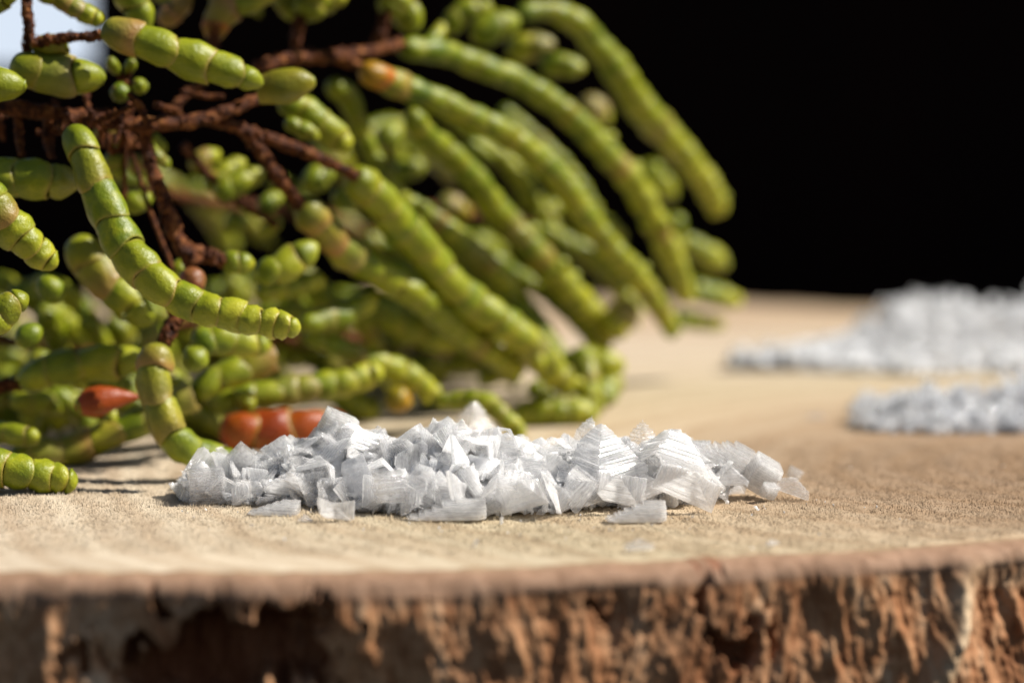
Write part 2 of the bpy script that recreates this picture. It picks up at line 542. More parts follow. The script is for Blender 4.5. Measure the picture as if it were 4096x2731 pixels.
# raised saw fibres of the cut face: short upright splinters, dense where the camera can resolve them
nf_ = 150000
fx = rng.uniform(-0.062, 0.066, nf_)
fy = 0.2555 + 0.085 * rng.beta(1.3, 1.9, nf_)
lr = np.hypot(fx - SLICE_C[0], fy - SLICE_C[1])
ok = lr < outline(np.arctan2(fy - SLICE_C[1], fx - SLICE_C[0])) - RING - 0.0008
clump = 0.5 + 0.5 * fbm(fx * 900, fy * 350, 0, 12, 2)
ok &= rng.uniform(0, 1, nf_) < np.clip(0.35 + 0.9 * clump, 0, 1)
fx, fy = fx[ok], fy[ok]
n = len(fx)
fh = rng.uniform(0.00014, 0.00038, n) * (0.6 + 0.8 * np.clip(clump[ok], 0, 1)) + (rng.uniform(0, 1, n) > 0.97) * 0.00026
fw = rng.uniform(0.00004, 0.00009, n)
a0 = rng.uniform(0, 6.28, n)
lean = rng.normal(0, 0.00006, (n, 2))
fz = top_z(fx, fy) - 0.00003
fv = np.zeros((n, 4, 3))
for k in range(3):
    fv[:, k, 0] = fx - SLICE_C[0] + np.cos(a0 + k * 2.094) * fw
    fv[:, k, 1] = fy - SLICE_C[1] + np.sin(a0 + k * 2.094) * fw
    fv[:, k, 2] = fz
fv[:, 3, 0] = fx - SLICE_C[0] + lean[:, 0]
fv[:, 3, 1] = fy - SLICE_C[1] + lean[:, 1]
fv[:, 3, 2] = fz + fh
idx = np.arange(n)[:, None] * 4
ff = np.concatenate([idx + [0, 1, 3], idx + [1, 2, 3], idx + [2, 0, 3]])
fo = link('wood_fibres', make_mesh('wood_fibres', fv.reshape(-1, 3), ff, M_WOOD, False), slice_root)
fo['kind'] = 'stuff'

# ------------------------------------------------------------------ glasswort
VS = 4096 / 2352.0      # the tracing below was read off a 2352-pixel-wide view


def resample(pts, rads_, n=160):
    pts = np.asarray(pts, float)
    k = len(pts)
    ext = np.vstack([2 * pts[0] - pts[1], pts, 2 * pts[-1] - pts[-2]])
    er = np.concatenate([[rads_[0]], rads_, [rads_[-1]]])
    out, orad = [], []
    per = max(8, int(n / max(1, k - 1)))
    for i in range(k - 1):
        p0, p1, p2, p3 = ext[i:i + 4]
        for t in np.linspace(0, 1, per, endpoint=(i == k - 2)):
            out.append(0.5 * ((2 * p1) + (p2 - p0) * t + (2 * p0 - 5 * p1 + 4 * p2 - p3) * t * t + (3 * p1 - p0 - 3 * p2 + p3) * t ** 3))
            orad.append(er[i + 1] * (1 - t) + er[i + 2] * t)
    out, orad = np.array(out), np.array(orad)
    L = np.concatenate([[0], np.cumsum(np.linalg.norm(np.diff(out, axis=0), axis=1))])
    s = np.linspace(0, L[-1], n)
    return np.stack([np.interp(s, L, out[:, c]) for c in range(3)], 1), np.interp(s, L, orad), L[-1]


def frames(C):
    T = np.gradient(C, axis=0)
    T /= np.linalg.norm(T, axis=1, keepdims=True) + 1e-12
    up = np.array([0, 0, 1.0]) if abs(T[0][2]) < 0.8 else np.array([0, 1.0, 0])
    n_ = np.cross(T[0], up); n_ /= np.linalg.norm(n_)
    Ns = [n_]
    for i in range(1, len(C)):
        v = Ns[-1] - T[i] * np.dot(Ns[-1], T[i])
        v /= np.linalg.norm(v) + 1e-12
        Ns.append(v)
    Ns = np.array(Ns)
    return T, Ns, np.cross(T, Ns)


NPHI = 18
PHI = np.linspace(0, 2 * np.pi, NPHI, endpoint=False)
# (place along the joint, radius factor): narrow foot inside the cuff below, swelling, flared two-lobed cuff, turned-in lip
SEG = np.array([(-0.06, .88), (0.0, .93), (0.05, .95), (.14, .97), (.30, 1.0), (.5, 1.03), (.68, 1.035), (.82, 1.015), (.92, .99), (.97, .98), (1.0, .96), (1.005, .93), (.98, .85)])
SEG0 = np.array([(-0.02, .04), (0.0, .22), (0.03, .45), (.09, .66), (.19, .83), (.33, .95), (.5, 1.02), (.68, 1.035), (.82, 1.015), (.92, .99), (.97, .98), (1.0, .96), (1.005, .93), (.98, .85)])
ONE = np.array([(-0.02, .04), (0.0, .22), (0.04, .5), (.12, .74), (.25, .93), (.42, 1.0), (.6, .98), (.76, .85), (.88, .62), (.95, .40), (.985, .2), (1.0, .03)])
TIP = np.array([(-0.05, .60), (0.0, .80), (0.06, .90), (.2, .96), (.4, .93), (.6, .82), (.78, .64), (.9, .42), (.97, .20), (1.0, .03)])


def seg_mesh(C, Rr, T, Nn, Bn, i0, i1, kind, turn, bulge, wob):
    """one joint between curve places i0..i1 (floats)"""
    tip = kind in ('tip', 'one')
    pr = {'tip': TIP, 'seg': SEG, 'first': SEG0, 'one': ONE}[kind]
    idx = np.arange(len(C))
    rows = []
    u = pr[:, 0]
    lob = np.cos(2 * (PHI + turn))
    s0 = i0 + (i1 - i0) * u
    lobw = np.where(tip, 0, smooth(0.6, 1.0, u)) * 0.10
    S = s0[:, None] + (i1 - i0) * lobw[:, None] * lob[None]
    S = np.clip(S, 0, len(C) - 1)
    fac = pr[:, 1][:, None] * np.ones((1, NPHI))
    mid = np.sin(np.clip(u, 0, 1) * np.pi)[:, None]
    fac = fac * (1 + bulge * mid * (0.4 + 0.6 * lob[None] ** 2)) * (1 + 0.05 * lob[None] * smooth(.2, 1, u)[:, None])
    fac = fac * (1 + wob * noise(np.cos(PHI)[None] * 1.7 + turn * 9, np.sin(PHI)[None] * 1.7 + u[:, None] * 3, i0, 5))
    out = []
    ev = lambda A: np.stack([np.interp(S, idx, A[:, c]) for c in range(3)], -1)
    Cs, Ns, Bs = ev(C), ev(Nn), ev(Bn)
    Rs = np.interp(S, idx, Rr)
    ca, sa = np.cos(PHI)[None, :, None], np.sin(PHI)[None, :, None]
    X = Cs + (Ns * ca + Bs * sa) * (Rs * fac)[..., None]
    return X.reshape(-1, 3), np.repeat(np.clip(u if not tip else u * 0.7, 0, 1), NPHI)


SEGF = {}
for nm, pr in (('seg', SEG), ('tip', TIP), ('first', SEG0), ('one', ONE)):
    q = grid_faces(len(pr), NPHI, True)
    last = (len(pr) - 1) * NPHI
    SEGF[nm] = q


YEL = (0.58, 0.53, 0.040)
PINK = (0.36, 0.165, 0.060)
ORANGE = (0.48, 0.13, 0.010)
RED = (0.24, 0.034, 0.002)
OLIVE = (0.25, 0.195, 0.014)
TAN = (0.36, 0.25, 0.10)


def tube(name, root, pts, rads_, mat, nphi=12, rough=0.0, n=90, seed=1, ends=True):
    C, Rr, L = resample(pts, rads_, n)
    T, Nn, Bn = frames(C)
    ph = np.linspace(0, 2 * np.pi, nphi, endpoint=False)
    u = np.linspace(0, 1, n)
    w = 1 + rough * fbm(np.cos(ph)[None] * 1.5, np.sin(ph)[None] * 1.5, (u * L / max(Rr.mean(), 1e-6) * 0.9)[:, None], seed, 3)
    X = C[:, None] + (Nn[:, None] * np.cos(ph)[None, :, None] + Bn[:, None] * np.sin(ph)[None, :, None]) * (Rr[:, None] * w)[..., None]
    X[0] = C[0]; X[-1] = C[-1]
    loc = np.array(root.location)
    me = make_mesh(name, X.reshape(-1, 3) - loc, grid_faces(n, nphi, True), mat)
    return link(name, me, root)


def pt(p, d):
    return P(p[0] * VS, p[1] * VS, d)


def vr(r, d):
    return r * VS / FPX * d


def lift(C, Rr):
    """no joint sinks into the board"""
    low = C[:, 2] - Rr * 0.98
    on = np.hypot(C[:, 0] - SLICE_C[0], C[:, 1] - SLICE_C[1]) < 0.150
    C[:, 2] += np.where(on & (low < 0), -low, 0)
    return C


def shoot_world(root, pts, rads_, ra=2.3, rb=0.9, tints=None, tipyel=0.55, blunt=False, bulge=0.03, seed=0, start_tint=0.0, board=True, buds=0.22):
    """a jointed green shoot: a thin core under a chain of fleshy joints"""
    rs = random.Random(seed * 13 + 5)
    C, Rr, L = resample(pts, rads_, 200)
    if board:
        C = lift(C, Rr)
    T, Nn, Bn = frames(C)
    # joint lengths shrink towards the tip
    b = [0.0]
    while b[-1] < L:
        s = b[-1] / L
        r = np.interp(s * 199, np.arange(200), Rr)
        rat = ra + (rb - ra) * s ** 0.85
        b.append(b[-1] + rat * r * rs.uniform(0.88, 1.15))
    if len(b) > 2 and (L - b[-2]) < 0.45 * (b[-1] - b[-2]):
        b.pop()
    b = np.array(b) * (L / b[-1])
    loc = np.array(root.location)
    core_n = 40
    ii = np.linspace(0, 197, core_n)
    idx = np.arange(200)
    Cc = np.stack([np.interp(ii, idx, C[:, k]) for k in range(3)], 1)
    Nc = np.stack([np.interp(ii, idx, Nn[:, k]) for k in range(3)], 1)
    Bc = np.stack([np.interp(ii, idx, Bn[:, k]) for k in range(3)], 1)
    ph = np.linspace(0, 2 * np.pi, 8, endpoint=False)
    X = Cc[:, None] + (Nc[:, None] * np.cos(ph)[None, :, None] + Bc[:, None] * np.sin(ph)[None, :, None]) * (np.interp(ii, idx, Rr) * 0.45)[:, None, None]
    X[0] = Cc[0]; X[-1] = Cc[-1]
    core = link('green_shoot', make_mesh('shoot_core', X.reshape(-1, 3) - loc, grid_faces(core_n, 8, True), M_GREEN, True, {'along': np.full(core_n * 8, 0.5)}), root)
    core.color = (*YEL, 0.3)
    ns = len(b) - 1
    turn = rs.uniform(0, 3.14)
    off = [np.array([rs.gauss(0, 1), rs.gauss(0, 1), rs.gauss(0, 1)]) * Rr.mean() * 0.02 for _ in range(ns)]
    for k in range(ns):
        i0, i1 = b[k] / L * 199, b[k + 1] / L * 199
        tip = (k == ns - 1) and not blunt
        kd = ('one' if tip else 'first') if k == 0 else ('tip' if tip else 'seg')
        X, al = seg_mesh(C + off[k], Rr * rs.uniform(.96, 1.03), T, Nn, Bn, i0, i1, kd, turn, bulge, 0.10 + 0.12 * (k / ns) ** 2)
        turn += math.pi / 2 + rs.uniform(-0.2, 0.2)
        fcs = SEGF[kd]
        me = make_mesh('joint', X - loc, fcs, M_GREEN, True, {'along': al})
        o = link('joint', me, core)
        s = (k + 0.5) / ns
        if tints and k in tints:
            o.color = tints[k]
        else:
            c = YEL
            a = tipyel * smooth(0.25, 1.0, s) + rs.uniform(-0.05, 0.12)
            if rs.random() < 0.14 + start_tint * (1 - s):
                c, a = rs.choice([PINK, TAN, OLIVE]), rs.uniform(0.25, 0.6)
            o.color = (*c, max(0, float(a)))
        # fertile upper joints bulge out in small side buds
        if buds and root.name not in NEAR and L > 0.011 and 0.35 < s < 0.96 and rs.random() < buds:
            ib = i1 - (i1 - i0) * rs.uniform(.05, .35)
            q = int(min(199, max(0, ib)))
            an = rs.uniform(0, 6.28)
            nrm = Nn[q] * math.cos(an) + Bn[q] * math.sin(an)
            R0 = Rr[q]
            pp = np.array([C[q] + nrm * R0 * .55, C[q] + nrm * R0 * (1.0 + rs.uniform(-.1, .1)) + T[q] * R0 * .25, C[q] + nrm * R0 * rs.uniform(1.2, 1.6) + T[q] * R0 * .7])
            Cb, Rb, _ = resample(pp, [R0 * .42, R0 * .46, R0 * .30], 30)
            Tb, Nb, Bb = frames(Cb)
            Xb, alb = seg_mesh(Cb, Rb, Tb, Nb, Bb, 0, 29, 'one', an, 0.05, 0.08)
            ob = link('bud', make_mesh('bud', Xb - loc, SEGF['one'], M_GREEN, True, {'along': alb}), core)
            ob.color = (*YEL, rs.uniform(.3, .8))
    return core


NEAR, SLIM = set(), set()


def shoot(root, pv, d, r, **kw):
    """pv: traced points, d: depth at start and end, r: radii along it"""
    n_ = len(pv)
    ds = np.interp(np.linspace(0, 1, n_), np.linspace(0, 1, len(d)), d)
    rs_ = np.interp(np.linspace(0, 1, n_), np.linspace(0, 1, len(r)), r) * (1.0 if root.name in NEAR else (0.86 if root.name in SLIM else 0.93))
    pts = [pt(p, q) for p, q in zip(pv, ds)]
    return shoot_world(root, pts, [vr(a, q) for a, q in zip(rs_, ds)], seed=int(abs(pv[0][0]) * 7 + abs(pv[0][1]) + n_), **kw)


def stem(root, pv, d, r, rough=0.5, scales=True):
    n_ = len(pv)
    ds = np.interp(np.linspace(0, 1, n_), np.linspace(0, 1, len(d)), d)
    rs_ = np.interp(np.linspace(0, 1, n_), np.linspace(0, 1, len(r)), r)
    pts = [pt(p, q) for p, q in zip(pv, ds)]
    rw = [vr(a, q) * 0.82 for a, q in zip(rs_, ds)]
    sd = int(abs(pv[0][0]) + 3 * abs(pv[0][1]))
    o = tube('woody_stem', root, pts, rw, M_STEM, 12, rough, 110, sd)
    if scales:
        # dried bracts hugging the stem
        rs = random.Random(sd)
        C, Rr, L = resample(pts, rw, 100)
        T, Nn, Bn = frames(C)
        loc = np.array(root.location)
        k = 3
        while k < 96:
            a = rs.uniform(0, 6.28)
            nrm = Nn[k] * math.cos(a) + Bn[k] * math.sin(a)
            side = np.cross(T[k], nrm)
            R0 = Rr[k]
            base = C[k] + nrm * R0 * 0.85
            w, ln, out = R0 * rs.uniform(.4, .8), R0 * rs.uniform(.9, 1.8), R0 * rs.uniform(.2, .8)
            v = [base - side * w, base + side * w, base + T[k] * ln * .6 + nrm * out * .7 + side * w * .8, base + T[k] * ln + nrm * out, base + T[k] * ln * .6 + nrm * out * .7 - side * w * .8,
                 base + nrm * R0 * .22 + T[k] * ln * .3]
            me = make_mesh('bract', np.array(v) - loc, [(0, 1, 5), (1, 2, 5), (2, 3, 5), (3, 4, 5), (4, 0, 5), (0, 4, 3, 2, 1)], M_STEM)
            link('bract', me, o)
            k += rs.randint(4, 9)
    return o


def sprig(base, d, label, group='glasswort sprigs in the bunch'):
    o = bpy.data.objects.new('glasswort_sprig', None)
    COL.objects.link(o)
    o.location = pt(base, d)
    return tag(o, label, 'glasswort', group)


# --- sprig A: long joints fanning to the right, from the upper woody stem
A = sprig((600, 150), .335, 'glasswort sprig whose long jointed shoots fan out over the board towards the white salt')
SLIM.add(A.name)
stem(A, [(585, 155), (640, 140), (700, 132), (760, 130), (830, 122), (890, 108), (925, 100)], (.325, .335, .345), (17, 20, 17, 14))
stem(A, [(760, 132), (800, 145), (840, 158)], (.337, .337), (15, 14))
shoot(A, [(1190, 30), (1265, 25), (1327, 54), (1369, 104), (1419, 166), (1460, 232), (1514, 290), (1568, 353), (1618, 415), (1655, 488)], (.36, .375, .395), (23, 28, 33, 35, 40, 42, 39, 37, 33, 26), ra=2.4, rb=.75, tipyel=.8)
shoot(A, [(918, 112), (995, 116), (1045, 129), (1120, 158), (1195, 187), (1265, 232), (1336, 290), (1394, 353), (1452, 415), (1493, 490), (1535, 573), (1560, 631), (1578, 690)], (.345, .365, .385), (32, 33, 33, 32, 32, 33, 33, 35, 35, 33, 32, 26), ra=2.3, rb=.8, tipyel=.65)
shoot(A, [(832, 160), (900, 190), (987, 224), (1078, 266), (1161, 307), (1236, 365), (1294, 427), (1344, 498), (1394, 560), (1452, 622), (1502, 690), (1550, 768)], (.335, .355, .378), (35, 37, 33, 33, 35, 33, 35, 35, 33, 32, 30, 24), ra=2.4, rb=.8, tints={0: (*ORANGE, .85), 1: (*PINK, .45)}, tipyel=.6)
shoot(A, [(941, 258), (979, 311), (1020, 344), (1078, 398), (1120, 456), (1174, 519), (1236, 589), (1296, 655), (1350, 712), (1405, 775)], (.345, .36, .378), (28, 32, 33, 35, 37, 37, 39, 40, 37, 28), ra=2.3, rb=.75, tipyel=.8)
shoot(A, [(752, 190), (800, 225), (826, 290), (860, 368), (912, 448), (979, 492), (1058, 552), (1130, 615), (1180, 665)], (.345, .35, .362), (26, 32, 26, 25, 26, 32, 32, 30, 25), ra=2.2, rb=.9, tipyel=.5)
for (p0, p1, d0_, d1_, r_) in [((1000, 540), (1300, 850), .365, .37, 30), ((1120, 500), (1400, 800), .38, .384, 30), ((900, 600), (1190, 880), .356, .36, 29), ((1150, 610), (1420, 860), .376, .374, 28), ((1060, 620), (1340, 905), .368, .364, 30),
                               ((1230, 520), (1470, 730), .39, .392, 28), ((1010, 250), (1290, 560), .385, .392, 28), ((1150, 250), (1420, 600), .392, .396, 28), ((900, 480), (1130, 720), .372, .374, 28)]:
    mid = ((p0[0] + p1[0]) / 2 + 22, (p0[1] + p1[1]) / 2 - 22)
    shoot(A, [p0, mid, p1], (d0_, d1_), (r_ * .85, r_, r_ * .95, r_ * .75), ra=2.2, rb=.9, tipyel=.6)
# upper short pieces of the fan
shoot(A, [(1029, 78), (1048, 42), (1085, 20), (1132, 20)], (.36, .362), (24, 30, 30, 24), ra=2.2, rb=1.4)
shoot(A, [(1085, 84), (1135, 62), (1192, 44)], (.357, .36), (34, 42, 36), ra=2.4, rb=1.8, tipyel=.1)
shoot(A, [(1165, 120), (1215, 108), (1275, 100)], (.37, .37), (36, 40, 30), ra=1.6, rb=1.4, tints={0: (*YEL, .5), 1: (*TAN, .8)})
shoot(A, [(1240, 140), (1290, 150), (1345, 158)], (.366, .366), (34, 36, 24), ra=1.6, rb=1.3)
shoot(A, [(975, 110), (1000, 85), (1018, 55)], (.352, .356), (18, 20, 14), ra=1.6, rb=1.2, tipyel=.8)
shoot(A, [(1345, 240), (1368, 255), (1392, 285)], (.385, .39), (36, 38, 28), ra=1.8, rb=1.6, tints={0: (*TAN, .9), 1: (*YEL, .8)})
shoot(A, [(1480, 380), (1515, 425), (1545, 455)], (.398, .402), (36, 36, 26), ra=1.8, rb=1.3, tipyel=.6)
shoot(A, [(1552, 492), (1556, 530), (1562, 580)], (.384, .386), (24, 26, 22), ra=1.4, rb=1.2, tipyel=.9)
shoot(A, [(1560, 545), (1600, 570), (1640, 594), (1668, 612)], (.392, .398), (24, 32, 32, 24), ra=1.9, rb=1.2, tipyel=.7)
shoot(A, [(1330, 500), (1390, 520), (1430, 560)], (.386, .39), (26, 26, 20), ra=1.6, rb=1.2, tipyel=.8)
shoot(A, [(1203, 400), (1208, 440), (1215, 485)], (.392, .39), (24, 27, 24), ra=1.9, rb=1.3, tipyel=.9)
shoot(A, [(1222, 500), (1255, 485), (1290, 468)], (.39, .392), (24, 27, 22), ra=1.9, rb=1.3, tipyel=.9)
shoot(A, [(1075, 330), (1110, 350), (1145, 365)], (.385, .388), (22, 24, 18), ra=1.9, rb=1.2, tipyel=.8)
shoot(A, [(870, 295), (890, 315), (908, 345)], (.365, .366), (34, 42, 32), ra=1.8, rb=1.5, tipyel=.9)
shoot(A, [(905, 395), (945, 385), (978, 380)], (.372, .374), (32, 34, 26), ra=1.8, rb=1.5, tipyel=.6)
shoot(A, [(1010, 465), (1045, 478), (1078, 505)], (.378, .38), (30, 32, 26), ra=1.8, rb=1.4, tints={0: (*TAN, .8), 1: (*ORANGE, .5)})

# --- sprig B: the middle woody stem with its pinkish and green drooping shoots
Bs = sprig((300, 285), .312, 'glasswort sprig on the dark branching woody stem crossing the middle of the bunch')
stem(Bs, [(-40, 240), (60, 252), (150, 265), (260, 282), (380, 285), (480, 270), (560, 240), (610, 222)], (.306, .312, .318), (20, 24, 22, 20, 18, 14), .35)
stem(Bs, [(470, 275), (550, 295), (620, 320), (690, 345), (750, 370), (800, 396), (828, 412)], (.316, .322, .327), (15, 18, 17, 18, 14), .3)
stem(Bs, [(560, 296), (600, 350), (640, 410), (675, 455), (702, 480)], (.318, .325), (17, 20, 18, 16), .3)
shoot(Bs, [(815, 405), (850, 440), (912, 506), (975, 581), (1050, 670), (1140, 733), (1220, 795), (1275, 857), (1308, 892)], (.326, .342, .356), (40, 47, 46, 46, 46, 44, 42, 36, 26), ra=2.15, rb=.95, tipyel=.55, tints={0: (*OLIVE, .35)})
shoot(Bs, [(695, 470), (740, 520), (790, 575), (846, 610), (945, 671), (1000, 711), (1055, 755), (1128, 810), (1202, 852)], (.324, .338, .352), (38, 42, 42, 38, 38, 36, 34, 30, 22), ra=2.4, rb=1.2, tipyel=.3, tints={0: (*PINK, .55), 1: (*PINK, .7), 2: (*TAN, .45)})
shoot(Bs, [(232, 66), (344, 99), (439, 137), (530, 165), (606, 194)], (.304, .307), (38, 43, 48, 42, 26), ra=2.6, rb=1.9, tipyel=.25, tints={0: (*PINK, .62)}, board=False)
stem(Bs, [(70, 98), (150, 88), (238, 84)], (.306, .306), (14, 15, 13))
shoot(Bs, [(725, 188), (690, 190), (640, 198), (592, 208)], (.312, .312), (30, 42, 44, 34), ra=3.0, rb=2.6, tints={0: (*OLIVE, .9), 1: (*OLIVE, .8)}, blunt=True)
shoot(Bs, [(640, 236), (690, 250), (740, 285), (806, 342)], (.326, .33), (26, 36, 38, 28), ra=2.2, rb=1.4, tipyel=.5)
shoot(Bs, [(655, 278), (700, 300), (735, 318)], (.324, .325), (18, 21, 16), ra=2.0, rb=1.4, tipyel=.7)
stem(Bs, [(375, 275), (430, 215), (470, 190)], (.322, .33), (10, 12, 10))

rs = random.Random(71)
for k in range(22):
    x, y = rs.uniform(-40, 520), 0
    y = 258 + 22 * math.sin(x / 130.0) + rs.uniform(-34, 40)
    a = math.radians(rs.choice((rs.gauss(10, 22), rs.gauss(80, 25))))
    ln = rs.uniform(40, 110)
    d_ = rs.uniform(.306, .322)
    stem(Bs, [(x - math.cos(a) * ln / 2, y - math.sin(a) * ln / 2), (x + rs.uniform(-6, 6), y + rs.uniform(-6, 6)), (x + math.cos(a) * ln / 2, y + math.sin(a) * ln / 2)], (d_, d_ + rs.uniform(-.003, .004)), (rs.uniform(5, 9), rs.uniform(7, 12), rs.uniform(3, 6)), .6)

# --- sprig C: the near sprig with the big bent shoot
Cs_ = sprig((440, 600), .312, 'near glasswort sprig with one thick shoot bending across red joints above the salt')
NEAR.add(Cs_.name)
stem(Cs_, [(330, 300), (345, 370), (370, 440), (392, 510), (420, 570), (448, 612)], (.313, .312), (16, 18, 20, 22, 24), .4)
stem(Cs_, [(420, 570), (480, 590), (520, 600)], (.313, .316), (20, 22, 16), .5)
stem(Cs_, [(430, 700), (400, 735), (378, 790)], (.309, .306), (16, 22, 20), .35)
shoot(Cs_, [(162, 292), (192, 350), (222, 430), (252, 500), (288, 565), (330, 622), (385, 668), (440, 698), (505, 716), (570, 732), (640, 744), (692, 758)], (.302, .297, .296), (30, 37, 42, 43, 44, 44, 41, 38, 37, 36, 32, 22), ra=2.35, rb=.95, tipyel=.6, tints={0: (*YEL, .05), 1: (*OLIVE, .6), 2: (*YEL, 0.0)})
shoot(Cs_, [(372, 790), (356, 840), (358, 900), (375, 955), (400, 1005), (450, 1042), (530, 1062), (600, 1070)], (.305, .303, .306), (30, 40, 40, 40, 40, 38, 32, 24), ra=1.9, rb=1.5, tipyel=.3, tints={0: (*PINK, .6), 1: (*PINK, .35), 2: (*PINK, .35)})
shoot(Cs_, [(462, 620), (442, 645), (420, 680), (388, 725)], (.309, .308), (24, 33, 26, 20), ra=2.0, rb=1.6, tints={0: (0.24, .055, .025, .97), 1: (*RED, 1.), 2: (*RED, 1.)})
shoot(Cs_, [(168, 545), (205, 600), (258, 660), (310, 710), (350, 745)], (.316, .316), (38, 44, 42, 40, 30), ra=2.0, rb=1.5, tipyel=.2, tints={0: (*OLIVE, .5), 1: (*PINK, .5)})
shoot(Cs_, [(510, 602), (548, 604), (585, 608)], (.316, .317), (22, 27, 22), ra=1.9, rb=1.6, tipyel=.4)
shoot(Cs_, [(590, 632), (640, 618), (685, 590), (728, 560)], (.319, .322), (28, 36, 36, 30), ra=1.7, rb=1.5, tipyel=.5)
shoot(Cs_, [(440, 790), (500, 782), (560, 786), (622, 796)], (.314, .318), (30, 36, 34, 24), ra=1.8, rb=1.2, tipyel=.5)
shoot(Cs_, [(425, 845), (450, 822), (470, 800)], (.311, .311), (28, 35, 28), ra=2.4, rb=1.6, tipyel=.2)
shoot(Cs_, [(590, 676), (660, 660), (748, 642)], (.328, .332), (20, 26, 22), ra=2.0, rb=1.3, tipyel=.5)
shoot(Cs_, [(690, 745), (750, 733), (805, 715), (866, 676)], (.33, .338), (22, 28, 28, 22), ra=2.0, rb=1.2, tipyel=.6)

# --- sprig D: low shoots lying on the board at the foot of the bunch
D = sprig((0, 890), .315, 'glasswort sprig lying low on the board behind the near end of the salt heap')
stem(D, [(-60, 900), (0, 888), (55, 880)], (.314, .316), (18, 18, 15))
shoot(D, [(45, 884), (110, 852), (180, 838), (260, 832), (340, 822)], (.315, .318), (32, 42, 42, 42, 34), ra=2.2, rb=1.8, tipyel=.2)
shoot(D, [(20, 1060), (90, 1046), (153, 1036), (242, 1002), (338, 962), (445, 908)], (.314, .320), (26, 36, 38, 38, 37, 34), ra=2.2, rb=1.9, tipyel=.15, blunt=True, tints={0: (*OLIVE, .4), 1: (*TAN, .4)})
shoot(D, [(446, 905), (490, 873), (560, 848), (632, 822)], (.321, .325), (34, 36, 36, 36), ra=2.0, rb=1.9, tipyel=.1, blunt=True, tints={2: (*PINK, .6)})
shoot(D, [(492, 930), (560, 915), (640, 902), (720, 890), (800, 876), (880, 850)], (.326, .334), (30, 36, 36, 35, 34, 28), ra=1.7, rb=1.2, tipyel=.5)
shoot(D, [(700, 765), (799, 806), (860, 835), (909, 848), (964, 880), (1014, 910)], (.336, .342), (24, 28, 34, 34, 28, 18), ra=2.2, rb=1.3, tipyel=.5)
shoot(D, [(560, 895), (566, 925), (572, 950)], (.325, .324), (20, 24, 18), ra=1.6, rb=1.2, tipyel=.6)
shoot(D, [(890, 900), (915, 918), (945, 930)], (.338, .339), (26, 32, 26), ra=2.4, rb=2.0, tints={0: (*ORANGE, .7), 1: (*ORANGE, .6)})
shoot(D, [(1000, 925), (1092, 918), (1147, 948), (1205, 1004)], (.335, .333), (18, 24, 26, 20), ra=2.0, rb=1.3, tipyel=.5)
shoot(D, [(-20, 990), (30, 996), (92, 1008)], (.312, .31), (30, 30, 22), ra=1.8, rb=1.4, tipyel=.3)

# --- the red joints lying behind the salt
E = sprig((560, 985), .325, 'orange-red ripened glasswort shoot lying behind the crest of the salt heap')
NEAR.add(E.name)
shoot(E, [(505, 985), (560, 990), (620, 988), (690, 984), (745, 970), (800, 962)], (.322, .327), (40, 47, 45, 45, 32, 22), ra=2.1, rb=1.9, blunt=False, bulge=.10, tints={k: (*(RED if k % 2 else (0.30, .055, .003)), 1.) for k in range(9)}, board=False)
E2 = sprig((190, 925), .312, 'single orange bulbous glasswort joint tapering beside the near drooping shoot')
shoot(E2, [(326, 911), (290, 913), (245, 918), (205, 926), (172, 936)], (.312, .310), (8, 18, 36, 46, 44), ra=9.0, rb=9.0, tints={k: (0.30, .050, .004, 1.) for k in range(5)}, bulge=.0)

# --- sprig F: shoots entering at the picture's left edge
F = sprig((-60, 400), .300, 'glasswort sprig whose blunt shoots reach in from the left edge of the picture')
NEAR.add(F.name)
shoot(F, [(-120, 1046), (-50, 1062), (20, 1078), (90, 1092), (150, 1102), (178, 1108)], (.292, .294), (44, 45, 43, 38, 32, 24), ra=1.6, rb=.85, tipyel=.4, start_tint=.2)
shoot(F, [(-60, 420), (-15, 475), (35, 530), (85, 578), (130, 612)], (.294, .297), (44, 46, 44, 38, 22), ra=1.3, rb=.8, tipyel=.6)
shoot(F, [(-70, 800), (-25, 745), (20, 705), (66, 678)], (.292, .294), (34, 38, 36, 24), ra=1.5, rb=.9, tipyel=.5)
shoot(F, [(-60, 405), (10, 408), (80, 414), (140, 418), (186, 424)], (.304, .305), (42, 44, 44, 42, 32), ra=2.0, rb=1.5, tipyel=.2, tints={2: (*TAN, .5)})
shoot(F, [(-60, 190), (-10, 192), (62, 198)], (.299, .300), (38, 42, 32), ra=2.2, rb=2.0, tipyel=.3)
shoot(F, [(20, 155), (90, 168), (160, 176), (245, 178)], (.306, .308), (38, 44, 46, 38), ra=1.9, rb=1.6, tipyel=.3, tints={0: (*OLIVE, .5), 1: (*TAN, .4)})
shoot(F, [(90, 640), (120, 668), (140, 692)], (.310, .311), (26, 32, 26), ra=2.2, rb=1.8, tipyel=.1)
shoot(F, [(40, 790), (68, 768), (96, 752)], (.308, .31), (26, 30, 22), ra=2.0, rb=1.8, tipyel=.2)
stem(F, [(40, 262), (44, 310), (50, 360)], (.308, .308), (10, 12, 9), .4)
stem(F, [(108, 275), (112, 325), (120, 365)], (.31, .31), (12, 13, 9), .4)

